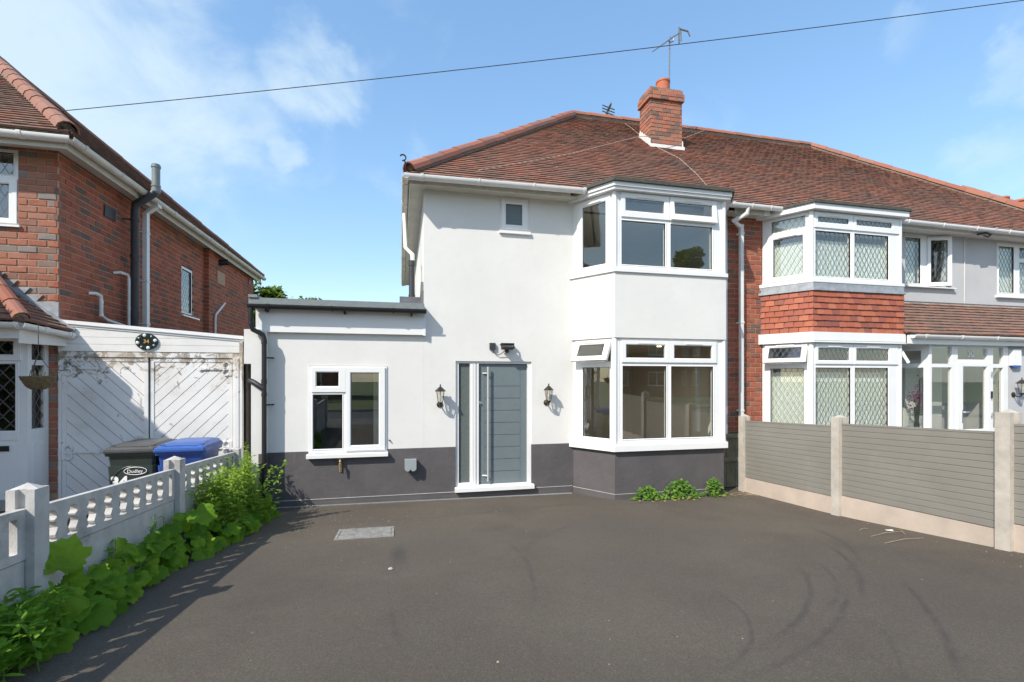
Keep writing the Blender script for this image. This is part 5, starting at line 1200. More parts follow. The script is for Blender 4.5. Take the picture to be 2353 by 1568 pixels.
# ================================================================== fence on the right
W2 = thing('fence', (5.92, 5, gz(5.9, 5)), 'grey composite board fence in slotted concrete posts along the right of the drive', 'fence')
for v, z, w_ in ((7.32, 1.352, .14), (5.43, 1.475, .16), (3.54, 1.67, .17), (1.66, 1.86, .17)): hpost(W2, 'post', 'post_concrete', 5.92, v, gz(5.9, v) - .3, z, w_, .125)
for va, vb, zt_b, zb_b, nb in ((5.49, 7.26, 1.256, .282, 13), (3.60, 5.37, 1.371, .408, 13), (1.72, 3.48, 1.538, .575, 13)):
    # heights given at the far end, rising towards the street
    f = Fr((5.90, vb, 0), (0, -1, .043), (-1, 0, 0)); L = vb - va; hb = (zt_b - zb_b) / nb
    for k in range(nb):
        z0 = zb_b + k * hb; m = MB()
        prof = [(0, -.02), (hb, -.02), (hb, .009), (hb - .004, .012), (.006, .012), (.005, .004), (0, .004)]
        n_ = len(prof); P = [f(0, z0 + a, b_) for a, b_ in prof] + [f(L, z0 + a, b_) for a, b_ in prof]
        m.add(P, [tuple(range(n_)), tuple(range(2*n_-1, n_-1, -1))] + [(i, i+n_, (i+1) % n_+n_, (i+1) % n_) for i in range(n_)])
        m.build('board', 'fence_board_grey', W2)
    m = MB(); m.prism(f, [(0, zb_b - .5), (L, zb_b - .5), (L, zb_b - .004), (0, zb_b - .004)], -.02, .015); m.build('gravel_board', 'gravel_board_concrete', W2)
    m = MB(); m.box(f, 0, L, zt_b, zt_b + .022, -.024, .016); m.build('top_rail', 'fence_board_grey', W2)
SG = thing('side_gate', (5.95, 7.62, 0), 'short weathered timber gate between the white bay and the fence', 'gate')
sg_ = Fr((0, 7.64, 0))
for k in range(6): MB().box(sg_, 5.62 + k*.092, 5.62 + k*.092 + .088, .03, .985 + random.uniform(-.01, .01), -.02, -.002 + random.uniform(-.004, .004)).build('board', 'weathered_timber', SG)
for z in (.50, .93): MB().box(sg_, 5.60, 6.18, z, z + .07, -.001, .035).build('rail', 'weathered_timber', SG)

# ================================================================== wall fittings
def lantern(x, y, z, label, s=1.0, name='wall_lantern'):
    T = thing(name, (x, y, z), label, 'wall light', 'coach lanterns on the front walls')
    c = V3((x, y - .135 * s, z))
    def lz(prof, dz, seg=6): return [(r * s, h * s) for r, h in prof]
    MB().lathe((x, y, z - .145 * s), lz([(.052, 0), (.050, .012), (.028, .022), (.018, .03)], 0), 14, (0, -1, 0)).build('back_plate', 'bronze_paint', T, True)
    MB().tube([(x, y - .02*s, z - .150*s), (x, y - .07*s, z - .185*s), (x, y - .12*s, z - .17*s), (x, y - .135*s, z - .135*s)], .011*s, 8).build('arm', 'bronze_paint', T, True)
    m = MB(); m.lathe(c + V3((0, 0, -.15*s)), lz([(.012, 0), (.03, .012), (.036, .03), (.043, .035), (.043, .042)], 0), 6)
    for k in range(6):
        a = pi/6 + k*pi/3; m.tube([c + V3((.040*s*cos(a), .040*s*sin(a), -.11*s)), c + V3((.068*s*cos(a), .068*s*sin(a), .075*s))], .0045*s, 4)
    m.lathe(c + V3((0, 0, .07*s)), lz([(.072, 0), (.086, .002), (.088, .010), (.045, .050), (.022, .072), (.012, .078), (.008, .09), (.014, .098), (.010, .110), (.003, .115)], 0), 6)
    m.build('lantern_frame', 'bronze_paint', T)
    m = MB()
    for k in range(6):
        a, b_ = pi/6 + k*pi/3, pi/6 + (k+1)*pi/3
        m.add([c + V3((.038*s*cos(a), .038*s*sin(a), -.108*s)), c + V3((.038*s*cos(b_), .038*s*sin(b_), -.108*s)), c + V3((.065*s*cos(b_), .065*s*sin(b_), .074*s)), c + V3((.065*s*cos(a), .065*s*sin(a), .074*s))], [(0, 1, 2, 3)])
    m.build('glass', 'lamp_glass', T); MB().lathe(c + V3((0, 0, -.10*s)), [(.012*s, 0), (.012*s, .05*s), (.02*s, .08*s), (.012*s, .11*s)], 8).build('bulb', 'off_white_upvc', T, True)
lantern(.617, V, 1.735, 'bronze coach lantern left of the grey front door')
lantern(2.43, V, 1.745, 'bronze coach lantern right of the grey front door')
lantern(12.10, 7.16, 1.84, 'dark coach lantern under the alarm box by the glazed porch', 1.05)
FLD = thing('floodlight', (1.73, V, 2.55), 'black floodlight with junction box above the grey front door', 'floodlight')
MB().box(FRONT, 1.438, 1.535, 2.50, 2.605, 0, .045).build('junction_box', 'dark_grey_plastic', FLD)
MB().tube([FRONT(1.49, 2.50, .02), FRONT(1.53, 2.43, .02), FRONT(1.585, 2.405, .03), FRONT(1.65, 2.44, .05), FRONT(1.70, 2.49, .08)], .006, 6).build('cable', 'cable_black', FLD)
fl = Fr((1.73, V, 2.50), (1, 0, 0), (0, -.95, .18), (0, .18, .95))
m = MB(); m.box(fl, -.105, .105, -.012, .006, .05, .19); m.box(fl, -.09, .09, -.02, -.012, .06, .18); m.build('lamp_head', 'dark_grey_plastic', FLD)
MB().box(fl, -.112, -.098, -.005, .085, .10, .12).box(fl, .098, .112, -.005, .085, .10, .12).box(fl, -.112, .112, .075, .085, .0, .12).build('bracket', 'lamp_black', FLD)
mm = MB(); mm.lathe(FRONT(1.73, 2.475, .03), [(.035, -.02), (.04, 0), (.02, .03)], 10, (0, -1, 0)); mm.build('sensor', 'dark_grey_plastic', FLD, True)
MT = thing('meter_box', (.15, V, .63), 'small light grey meter cover on the dark plinth between tap and door', 'meter box')
MB().prism(Fr((.15, V, 0)), [(-.09, .575), (-.075, .56), (-.06, .545), (-.025, .545), (0, .575), (.025, .545), (.06, .545), (.075, .56), (.09, .575), (.092, .725), (-.092, .725)], 0, .125).build('cover', 'meter_box_grey', MT)
MB().lathe((.15, V - .125, .592), [(.008, 0), (.008, .004)], 8, (0, -1, 0)).build('screw', 'galvanised', MT)
TP = thing('garden_tap', (-.912, V, .70), 'brass garden tap under the window of the extension', 'tap')
MB().tube([FRONT(-.912, .70, 0), FRONT(-.912, .70, .085)], .014, 8).tube([FRONT(-.912, .70, .07), FRONT(-.912, .70, .085), FRONT(-.912, .58, .09)], .014, 8, r1=.010).lathe(FRONT(-.912, .715, .06), [(.013, 0), (.018, .02), (.010, .035), (.012, .055)], 8).build('body', 'brass', TP, True)
MB().tube([FRONT(-.95, .778, .075), FRONT(-.912, .772, .06), (-.875, V - .03, .768)], .006, 6).build('lever', 'brass', TP, True)
MB().tube([FRONT(-.908, .69, .012), FRONT(-.908, .565, .012)], .016, 8).build('supply_pipe', 'brass', TP, True)
top('pipe_stub', MB().lathe((-.175, V - .001, 1.03), [(.014, 0), (.010, .03), (.004, .04)], 7, (0, -1, 0)), 'stem_dark', (-.175, V, 1.03), 'small brown pipe stub in the white wall right of the extension window', 'pipe')
AL = thing('alarm_box', (12.05, 7.16, 2.42), 'white burglar alarm box with blue base above the lantern by the porch', 'alarm box')
MB().prism(Fr((12.10, 7.16, 0)), [(-.12, 2.28), (.12, 2.28), (.11, 2.60), (-.11, 2.60)], 0, .07).build('cover', 'white_upvc', AL)
MB().prism(Fr((12.10, 7.16, 0)), [(-.12, 2.275), (.12, 2.275), (.09, 2.24), (-.09, 2.24)], 0, .065).build('base', 'alarm_blue', AL)
# flowers in the porch
FL_ = thing('flower_vase', (10.02, 7.45, .45), 'tall dark vase of purple flowers inside the glazed porch', 'vase')
MB().lathe((9.95, 7.42, .45), [(.06, 0), (.07, .3), (.035, .75), (.05, 1.0)], 12).build('vase', 'vase_glass_dark', FL_, True)
m = MB(); rr = random.Random(4)
for k in range(90):
    p = V3((9.95 + rr.gauss(0, .085), 7.42 + rr.gauss(0, .06), 1.62 + rr.gauss(0, .13))); m.lathe(p, [(.004, -.012), (.018, 0), (.004, .012)], 5)
m.build('blossom', 'purple_flower', FL_, kind='stuff')
m = MB()
for k in range(12): a = rr.uniform(-1, 1) * .12; m.tube([(9.95, 7.42, 1.4), (9.95 + a, 7.42, 1.62 + rr.uniform(-.1, .12))], .003, 4)
m.build('stems', 'stem_dark', FL_)
# hanging basket
HB = thing('hanging_basket', (-4.50, 7.24, 2.62), 'wicker hanging basket on chains under the porch gutter of the brick house', 'hanging basket')
c = V3((-4.47, 7.26, 0))
m = MB()
for k in range(13):
    t = k / 12; r = .165 * (.42 + .58 * t ** .6); z = 1.885 + .145 * t
    m.tube([c + V3((r * cos(a) * 1.02, r * sin(a), z + .006 * sin(7 * a + k))) for a in [2*pi*j/22 for j in range(23)]], .0095, 5)
m.lathe(c + V3((0, 0, 1.88)), [(.06, 0), (.09, .01), (.15, .12), (.145, .13)], 14)
m.build('basket', 'wicker', HB, True)
m = MB()
for k in range(3): a = .5 + k * 2*pi/3; m.tube([c + V3((.155*cos(a), .155*sin(a), 2.03)), c + V3((0, 0, 2.32))], .0035, 4)
m.tube([c + V3((0, 0, 2.32)), c + V3((0, 0, 2.70))], .004, 4); m.build('chain', 'chain_metal', HB)
m = MB()
for k in range(9): a = rr.uniform(0, 6.3); m.tube([c + V3((.04*cos(a), .04*sin(a), 2.0)), c + V3((.07*cos(a), .07*sin(a), 2.06 + rr.uniform(0, .05)))], .006, 4)
m.build('dead_stems', 'straw', HB)

# ================================================================== aerials, cables
AE = thing('tv_aerial', (7.10, 11.4, 9.4), 'long tv aerial on a mast beside the chimney pot', 'aerial')
MB().tube([(6.44, 10.62, 8.7), (6.46, 10.62, 10.34)], .016, 8).build('mast', 'aluminium_dull', AE)
a0, a1 = V3((5.88, 10.40, 9.85)), V3((6.87, 10.86, 10.78)); m = MB(); m.tube([a0, a1], .010, 6); m.build('boom', 'aluminium_dull', AE)
d = (a1 - a0).normalized(); pz = V3((.1, -.35, -.1)).normalized(); m = MB()
for k in range(17): q = a0.lerp(a1, .02 + k * .055); l = .055 + .004 * k; m.tube([q - pz * l, q + pz * l], .007, 5)
m.build('element', 'aluminium_dull', AE, kind='stuff')
m = MB(); q = a1; m.tube([q + V3((0, 0, .14)), q + V3((.0, 0, -.26))], .022, 6); m.tube([q + V3((.05, 0, .12)), q + V3((.06, 0, -.2))], .014, 6); m.tube([q + V3((.02, 0, .10)), q + V3((.25, 0, .08))], .022, 6); m.tube([q + V3((.25, 0, .08)), q + V3((.31, 0, -.04))], .020, 6); m.build('reflector', 'aluminium_dull', AE)
m = MB(); m.tube([(6.46, 10.62, 10.30), (6.56, 10.62, 10.36), (6.58, 10.62, 10.44)], .015, 6); m.tube([(6.40, 10.58, 10.30), (6.47, 10.62, 10.38), (6.50, 10.66, 10.48)], .014, 6); m.build('clamp', 'aluminium_dull', AE)
A2 = thing('tv_aerial', (5.3, 12.2, 8.7), 'small tv aerial showing over the ridge left of the chimney', 'aerial')
m = MB(); m.tube([(5.45, 12.0, 8.5), (5.45, 12.0, 9.36)], .018, 6); m.tube([(5.20, 12.0, 8.9), (5.45, 12.0, 9.2)], .014, 6); m.build('mast', 'aluminium_dull', A2)
m = MB()
for z in (9.17, 9.25, 9.33): m.tube([(5.26, 11.95, z + .02), (5.66, 12.05, z)], .016, 5)
m.tube([(5.40, 11.7, 9.27), (5.50, 12.3, 9.25)], .03, 5); m.build('element', 'aluminium_dull', A2)
def cable(name, pts, r, mat, label, sag=0, n=24):
    P = []; p, q = V3(pts[0]), V3(pts[-1])
    if len(pts) == 2:
        for i in range(n + 1): t = i / n; P.append(p.lerp(q, t) - V3((0, 0, sag * 4 * t * (1 - t))))
    else: P = [V3(x) for x in pts]
    m = MB(); m.tube(P, r, 6); return top(name, m, mat, p, label, 'cable')
cable('overhead_cable', [(-6.46, 10.74, 7.02), (12.61, 6.82, 9.60)], .0075, 'cable_black', 'black overhead cable crossing the sky above both roofs', .10)
cable('drop_wire', [(1.19, 7.44, 5.28), (3.2, 8.6, 6.30), (5.26, 9.9, 7.50), (5.30 + 1.23, 10.03, 7.68), (8.12, 11.6, 8.84)], .0065, 'cable_pale', 'pale wire rising from the eaves across the chimney to the ridge', .03)
cable('roof_cable', [(5.78, 11.7, 8.80), (5.79, 11.34, 8.49), (5.76, 10.71, 7.95), (5.74, 10.15, 7.47), (5.99, 9.47, 6.89), (5.89, 8.69, 6.21), (5.59, 7.53, 5.21)], .006, 'cable_pale', 'thin cable lying down the tiles from ridge to gutter by the chimney')
cable('wall_cable', [(12.1, 7.42, 5.16), (11.86, 7.60, 5.04), (11.84, 7.845, 5.02), (11.84, 7.85, 3.64)], .005, 'off_white_upvc', 'thin cable clipped down the pale grey wall under the gutter')
m = MB(); m.tube([(11.75, 7.55, 5.03), (11.9, 7.5, 5.06), (12.05, 7.5, 5.03), (12.0, 7.52, 4.99), (11.85, 7.5, 5.0)], .02, 6)
top('cable_bracket', m, 'cable_black', (11.9, 7.5, 5.03), 'tangled black cable bracket under the gutter of number 30', 'bracket')

# ================================================================== ground fittings
CV = thing('inspection_cover', (-.41, 5.98, gz(-.41, 5.98)), 'grey metal inspection cover set in the tarmac', 'manhole cover')
f = Fr((-.74, 5.73, gz(-.74, 5.73) + .004), (1, .02, (gz(-.08, 5.75) - gz(-.74, 5.73)) / .66), (0, 0, 1), V3((0, 1, (gz(-.74, 6.25) - gz(-.74, 5.73)) / .52)))
m = MB(); m.slab(f, 0, .66, 0, .50, -.02, .006, [(.03, .63, .03, .47)]); m.build('frame', 'inspection_cover', CV)
m = MB(); m.box(f, .035, .625, .035, .465, -.02, .001); m.build('lid', 'inspection_cover', CV)
m = MB()
for i in range(12):
    for j in range(8): m.box(f, .07 + i*.043, .095 + i*.043, .07 + j*.046, .09 + j*.046, .001, .004)
m.build('tread_studs', 'inspection_cover', CV, kind='stuff')
DR = thing('drainage_channel', (.5, 7.83, .02), 'narrow slotted drainage channel along the foot of the plinth', 'drain')
m = MB(); gzz = lambda u: gz(u, 7.8) + .016
for a, b_ in ((-1.9, .5), (.5, 2.88)):
    for y0, y1 in ((7.765, 7.778), (7.838, 7.851)): m.add([(a, y0, gzz(a)), (b_, y0, gzz(b_)), (b_, y1, gzz(b_)), (a, y1, gzz(a)), (a, y0, gzz(a) - .03), (b_, y0, gzz(b_) - .03), (b_, y1, gzz(b_) - .03), (a, y1, gzz(a) - .03)], [(0, 1, 2, 3), (0, 4, 5, 1), (2, 6, 7, 3)])
m.build('channel_rim', 'drain_channel', DR)
m = MB(); u = -1.9
while u < 2.87: m.wbox(u, u + .020, 7.778, 7.838, gzz(u) - .012, gzz(u) - .001); u += .036
m.build('grating_bars', 'galvanised', DR, kind='stuff')
m = MB(); m.wbox(-1.9, 2.88, 7.778, 7.838, -.06, .004); m.build('channel_bed', 'lamp_black', DR)
rr = random.Random(11)
m = MB()
def grit(u, v, r):
    z = gz(u, v); pts = [V3((u + r*rr.uniform(.6, 1.3)*cos(a), v + r*rr.uniform(.6, 1.3)*sin(a), z + .001)) for a in [2*pi*k/5 for k in range(5)]]
    m.add(pts + [V3((u, v, z + r * .9))], [(k, (k+1) % 5, 5) for k in range(5)])
for k in range(150): grit(rr.uniform(-1.5, .2), rr.gauss(6.6, .35), rr.uniform(.002, .006))
for k in range(90): grit(rr.uniform(-1.8, 5.7), rr.uniform(6.2, 7.05), rr.uniform(.002, .006))
for k in range(90): grit(rr.uniform(-1.6, 5.8), rr.uniform(2.4, 7.0), rr.uniform(.002, .005))
for k in range(60): grit(5.86 - abs(rr.gauss(0, .3)), rr.uniform(3, 7.1), rr.uniform(.002, .006))
m.build('loose_grit', 'pebble', None, kind='stuff')
top('paper_scrap', MB().add([(5.58, 4.50, gz(5.6, 4.5) + .010), (5.65, 4.47, gz(5.6, 4.5) + .006), (5.68, 4.51, gz(5.6, 4.5) + .012), (5.60, 4.54, gz(5.6, 4.5) + .006)], [(0, 1, 2, 3)]), 'cardboard_paper', (5.6, 4.5, gz(5.6, 4.5)), 'scrap of white paper on the tarmac beside the fence', 'litter')
m = MB()
for (a, b_) in (((5.15, 4.33), (5.72, 4.42)), ((5.0, 4.05), (5.62, 4.12)), ((5.3, 4.6), (5.5, 4.66)), ((5.6, 4.3), (5.78, 4.52)), ((5.62, 7.08), (5.85, 6.9)), ((5.4, 6.98), (5.85, 7.02)), ((5.5, 7.12), (5.78, 7.16)), ((5.7, 7.2), (5.86, 7.0)), ((5.55, 6.9), (5.8, 6.95))):
    m.tube([(a[0], a[1], gz(*a) + .006), ((a[0]+b_[0])/2, (a[1]+b_[1])/2 + .01, gz(*a) + .012), (b_[0], b_[1], gz(*b_) + .006)], .0035, 4)
m.build('straw_litter', 'straw', None, kind='stuff')
top('small_stone', MB().lathe((-.09, 4.49, gz(-.09, 4.49)), [(.018, 0), (.024, .008), (.012, .018)], 6), 'pebble', (-.09, 4.49, gz(-.09, 4.49)), 'small white stone at the end of the dark stain on the drive', 'stone')
top('small_stone', MB().lathe((.53, 2.63, gz(.53, 2.63)), [(.007, 0), (.009, .003), (.004, .007)], 6), 'straw', (.53, 2.63, gz(.53, 2.63)), 'tiny yellow stone near the front middle of the drive', 'stone')

# ================================================================== plants
def leaf_variant(mat, kind, seed):
    r = random.Random(seed); vs = []; F = []
    if kind == 'broad':      # heart-shaped, wavy toothed, veins folded; length 1 along +y, centre of attachment at 0
        n = 34; rim = []
        for k in range(n):
            t = -pi + 2*pi*(k + .5)/n          # angle from +y
            R = .50 * (1 + .26 * cos(t)) * (1 - .42 * math.exp(-((abs(t) - pi) / .34) ** 2)) * (1 + .085 * sin(7*t + seed)) * (1 + .06 * r.uniform(-1, 1) + (.075 if k % 2 else -.05))
            rim.append((R * sin(t) * 1.08, .20 + R * cos(t)))
        vs.append((0, .02, -.03))
        mid = []
        for k, (x, y) in enumerate(rim):
            z = .055 * sin(5.0 * atan2(x, y) * 1.0 + seed) + .02 * r.uniform(-1, 1)
            vs.append((x * .55, .02 + (y - .02) * .55, .025 + z * .5 + .05 * ((k % 4) == 0) + .17 * abs(x)))
        for k, (x, y) in enumerate(rim): vs.append((x, y, .02 + .10 * sin(3 * atan2(x, y) + seed) + .035 * r.uniform(-1, 1) - .22 * (x*x + y*y) + .32 * abs(x)))
        for k in range(n):
            j = (k+1) % n; F += [(0, 1+k, 1+j), (1+k, 1+n+k, 1+n+j, 1+j)]
    elif kind == 'lance':
        pr = [(0, 0), (.09, .18), (.16, .4), (.13, .65), (.06, .86), (0, 1)]
        for w_, y in pr: vs += [(-w_, y, .05*y + w_*.3), (0, y, .10*sin(pi*y)), (w_, y, .05*y + w_*.3)]
        for i in range(len(pr)-1): b = 3*i; F += [(b, b+1, b+4, b+3), (b+1, b+2, b+5, b+4)]
    else:                    # lobed ivy/bramble leaflet
        n = 9
        vs.append((0, .35, .04))
        for k in range(n):
            t = 2*pi*k/n; R = (.5 if k % 3 == 0 else .36) * r.uniform(.85, 1.1); vs.append((R*sin(t), .35 + R*cos(t), r.uniform(-.06, .06)))
        F = [(0, 1+k, 1+(k+1) % n) for k in range(n)]
    me = bpy.data.meshes.new('leaf'); me.from_pydata(vs, [], F); me.materials.append(MATS[mat])
    for p in me.polygons: p.use_smooth = True
    return (me, [V3(v) for v in vs], F)
BL = [leaf_variant('broad_leaf', 'broad', s) for s in range(6)]
LL = [leaf_variant('weed_leaf', 'lance', s) for s in range(3)]; LD = [leaf_variant('dark_weed_leaf', 'lance', s) for s in range(3)]
IL = [leaf_variant('ivy_leaf', 'ivy', s) for s in range(4)]; YL = [leaf_variant('yellow_leaf', 'ivy', s) for s in range(2)]; TL = [leaf_variant('tree_leaf', 'ivy', s) for s in range(3)]; HL = [leaf_variant('shade_shrub_leaf', 'ivy', s) for s in range(3)]
def orient(p, nrm_, fwd, s):
    n = V3(nrm_).normalized(); y = V3(fwd); y = (y - n * y.dot(n)).normalized(); x = y.cross(n)
    return Matrix(((x.x*s, y.x*s, n.x*s, p[0]), (x.y*s, y.y*s, n.y*s, p[1]), (x.z*s, y.z*s, n.z*s, p[2]), (0, 0, 0, 1)))
def place(parent, name, lv, mt):
    o = bpy.data.objects.new(name, lv[0]); COL.objects.link(o); o.parent = parent; o.matrix_basis = Matrix.Translation(-ORG[parent.name]) @ mt; return o
rr = random.Random(23)
burd = [  # (u, v, leaves, height, size, label)
    (-2.14, 3.56, 12, .31, .16, 'broad-leaved plant with the biggest upright leaf against the nearest visible wall post'),
    (-2.13, 3.92, 13, .34, .19, 'low broad-leaved plant just beyond the biggest upright leaf'),
    (-2.14, 4.30, 14, .38, .15, 'broad-leaved plant under the first balusters of the middle wall panel'),
    (-2.14, 4.70, 14, .40, .15, 'broad-leaved plant at the middle of the middle wall panel'),
    (-2.13, 5.10, 15, .42, .155, 'broad-leaved plant just before the second wall post'),
    (-2.10, 5.52, 16, .46, .18, 'broad-leaved plant in front of the second wall post with a pale sunlit leaf'),
    (-2.05, 5.98, 17, .46, .18, 'broad-leaved plant just past the second wall post at the edge of the pale weeds'),
    (-1.98, 6.46, 17, .40, .18, 'broad-leaved plant beneath the tall pale weeds'),
    (-1.95, 6.98, 16, .36, .17, 'broad-leaved plant at the far end of the pale weeds'),
    (-1.93, 7.42, 12, .28, .16, 'broad-leaved plant nearest the black downpipe')]
for (u, v, n, hg, sz, lab) in burd:
    g = gz(u, v); B = thing('broad_leaved_plant', (u, v, g), lab, 'plant', 'broad-leaved plants along the garden wall')
    st = MB(); wu = .10 if v < 5.3 else .22
    for k in range(n + 3):
        q = (k + .5) / (n + 3)                                # 0 low and outward, 1 high at the wall
        x = u + wu * (.95 - q * 1.35) + rr.uniform(-.05, .05); x = max(x, -2.215); y = v + rr.uniform(-.24, .24)
        z = gz(x, y) + .04 + .86 * hg * q ** .9 * rr.uniform(.75, 1.05)
        s = sz * rr.uniform(.55, 1.25) * (1.0 if k % 3 else .65); fx = V3((rr.uniform(.0, 1.0), rr.uniform(-1, .2), -.35 - .5 * rr.random()))
        nrm_ = V3((.5 + rr.uniform(-.7, .5), -.5 + rr.uniform(-.6, .6), .8 + rr.uniform(-.4, .4)))
        place(B, 'leaf', rr.choice(BL), orient((x, y, z), nrm_, fx, s))
        st.tube([(u - .04 + rr.uniform(-.03, .03), v + rr.uniform(-.05, .05), g), ((u + x) / 2 - .02, (v + y) / 2, g + (z - g) * .6), (x, y, z - .005)], .0055, 5)
    st.build('stalks', 'stem_green', B)
    if v == 3.56:
        place(B, 'leaf', BL[1], orient((-2.19, 3.74, g + .38), (.75, -.9, .35), (.15, .2, .7), .24)); place(B, 'leaf', BL[3], orient((-2.12, 3.62, g + .27), (.7, -.9, .5), (.2, -.3, -.5), .24))
        place(B, 'leaf', BL[2], orient((-2.03, 3.70, g + .12), (.35, -.7, .9), (.6, -.2, -.2), .22)); place(B, 'leaf', BL[4], orient((-2.04, 3.42, g + .08), (.3, -.6, 1), (.3, -.4, -.1), .20))
        place(B, 'leaf', BL[5], orient((-2.08, 3.30, g + .10), (.3, -.7, .9), (.4, -.4, -.2), .17))
    if v == 5.52: place(B, 'leaf', BL[0], orient((-2.02, 5.42, g + .46), (.25, -.6, 1), (.5, -.4, 0), .24))
def weed(u, v, h, ns, sp, lv, per, size, name, label, group=None, lean=.15):
    g = gz(u, v); B = thing(name, (u, v, g), label, 'plant', group); st = MB(); fo = MB()
    for k in range(ns):
        x0, y0 = u + rr.gauss(0, sp * .5), v + rr.gauss(0, sp * .5); hh = h * rr.uniform(.55, 1.05); dx, dy = rr.gauss(0, lean) * hh, rr.gauss(0, lean) * hh; n = int(per * hh)
        P = [V3((max(-2.22, x0 + dx * t * t), y0 + dy * t * t, gz(x0, y0) + hh * t)) for t in (0, .35, .7, 1)] if u < 0 else [V3((x0 + dx * t * t, y0 + dy * t * t, gz(x0, y0) + hh * t)) for t in (0, .35, .7, 1)]
        st.tube(P, .0045, 5, r1=.002)
        for j in range(n):
            t = rr.uniform(.12, 1) ** .8; i = min(2, int(t * 3)); p = P[i].lerp(P[i+1], min(1, t * 3 - i)); a = rr.uniform(0, 2*pi)
            off = rr.uniform(0, .05) * (1.2 - t); d_ = V3((cos(a), sin(a), rr.uniform(-.3, .7)))
            mt = orient(p + d_ * off, V3((rr.uniform(-.6, .6), rr.uniform(-.8, .3), 1)), d_, size * rr.uniform(.6, 1.2) * (1.15 - .5 * t)); me, vv, ff = rr.choice(lv); fo.add([mt @ q for q in vv], ff)
    st.build('stems', 'stem_green', B); fo.build('foliage', lv[0][0].materials[0].name, B, True, recalc=False, kind='stuff'); return B
weed(-2.02, 6.15, .80, 34, .22, LL, 95, .09, 'tall_weed', 'tall yellow-green weeds before the last wall panel', 'yellow-green weeds')
weed(-2.0, 6.80, .84, 36, .22, LL, 95, .09, 'tall_weed', 'bushy yellow-green weeds nearest the black downpipe', 'yellow-green weeds')
weed(-2.12, 7.35, 1.06, 10, .07, LL, 85, .08, 'tall_weed', 'tallest thin yellow-green weed rising above the end wall post', 'yellow-green weeds', .05)
weed(-2.10, 3.22, .36, 24, .15, LD, 75, .10, 'leafy_weed', 'dark green leafy weed in the near left corner by the wall', 'dark green leafy weeds')
weed(-2.16, 3.42, .40, 10, .08, LD, 70, .09, 'leafy_weed', 'dark green leafy weed leaning on the base of the nearest wall post', 'dark green leafy weeds')
weed(-2.14, 2.9, .30, 18, .14, LD, 75, .10, 'leafy_weed', 'dark green leafy weed nearest the camera at the edge of the picture', 'dark green leafy weeds')
weed(-2.18, 4.30, .48, 4, .05, LD, 60, .07, 'leafy_weed', 'thin weed stem standing above the broad leaves under the first balusters', 'dark green leafy weeds', .06)
weed(-2.17, 4.86, .52, 4, .05, LD, 60, .065, 'leafy_weed', 'thin weed stem standing against the middle wall panel', 'dark green leafy weeds', .06)
weed(-2.17, 5.25, .50, 4, .05, LD, 60, .065, 'leafy_weed', 'thin weed stem just before the second wall post', 'dark green leafy weeds', .06)
def creeper(u, v, w_, h, n, label, ny=6):
    g = gz(u, v); B = thing('creeping_weed', (u, v, g), label, 'plant', 'small weeds at the foot of the bay'); fo = MB(); st = MB(); yl = MB()
    for k in range(n):
        x = u + rr.gauss(0, w_ * .42); t = abs(rr.random()); zz = g + .02 + h * t * max(.15, 1 - ((x - u) / w_) ** 2); y = v - rr.uniform(0, .14) * (1.2 - t) - .02; a = rr.uniform(0, 2*pi)
        mt = orient((x, y, zz), (rr.uniform(-.5, .5), -rr.uniform(.2, 1.1), 1), (cos(a), sin(a) * .5, rr.uniform(-.2, .5)), rr.uniform(.035, .065)); me, vv, ff = rr.choice(IL); fo.add([mt @ q for q in vv], ff)
        if k % 6 == 0: st.tube([(u + rr.uniform(-.05, .05), v - .02, g), ((x+u)/2, y, (g+zz)/2 + .02), (x, y, zz)], .003, 4)
    for k in range(ny):
        x = u + rr.gauss(0, w_ * .7); mt = orient((x, v - rr.uniform(.1, .25), g + rr.uniform(.02, .06)), (0, -.4, 1), (rr.uniform(-1, 1), -.5, 0), .05); me, vv, ff = rr.choice(YL); yl.add([mt @ q for q in vv], ff)
    fo.build('foliage', 'ivy_leaf', B, True, recalc=False, kind='stuff'); st.build('stems', 'stem_dark', B); yl.build('yellow_leaves', 'yellow_leaf', B, recalc=False, kind='stuff')
creeper(3.88, 7.10, .27, .20, 170, 'small green creeping weed at the left foot of the bay')
creeper(4.46, 7.08, .38, .28, 320, 'largest green creeping weed at the middle foot of the bay', 14)
creeper(5.12, 7.10, .20, .28, 170, 'rounded green creeping weed at the right foot of the bay')

# trees beyond the houses and behind the camera
def tree(x, y, z, h, cr, n, lv, size, label, seed, group='garden trees behind the extension', name='tree', trunk=.12):
    r = random.Random(seed); T = thing(name, (x, y, z), label, 'tree', group); tr = MB(); fo = MB()
    tr.tube([(x, y, z), (x + .1, y, z + h * .35), (x - .05, y + .1, z + h * .7)], trunk, 8, r1=trunk * .4)
    cl = []
    for k in range(16):
        a = r.uniform(0, 6.3); ph = r.uniform(-.5, 1); R = cr * r.uniform(.35, .85); c = V3((x + R*cos(a), y + R*sin(a), z + h - cr + ph * cr * .75)); cl.append((c, cr * r.uniform(.25, .5)))
        tr.tube([(x, y, z + h * r.uniform(.35, .6)), c.lerp(V3((x, y, z + h * .6)), .5), c], trunk * .3, 5, r1=.01)
    for k in range(n):
        c, R = r.choice(cl); d_ = V3((r.gauss(0, 1), r.gauss(0, 1), r.gauss(0, 1))).normalized() * R * r.random() ** .4
        me, vv, ff = r.choice(lv); mt = orient(c + d_, (r.uniform(-1, 1), r.uniform(-1, 1), 1), (r.uniform(-1, 1), r.uniform(-1, 1), -.3), size * r.uniform(.7, 1.3)); fo.add([mt @ q for q in vv], ff)
    tr.build('trunk', 'bark', T); fo.build('crown', lv[0][0].materials[0].name, T, True, recalc=False, kind='stuff')
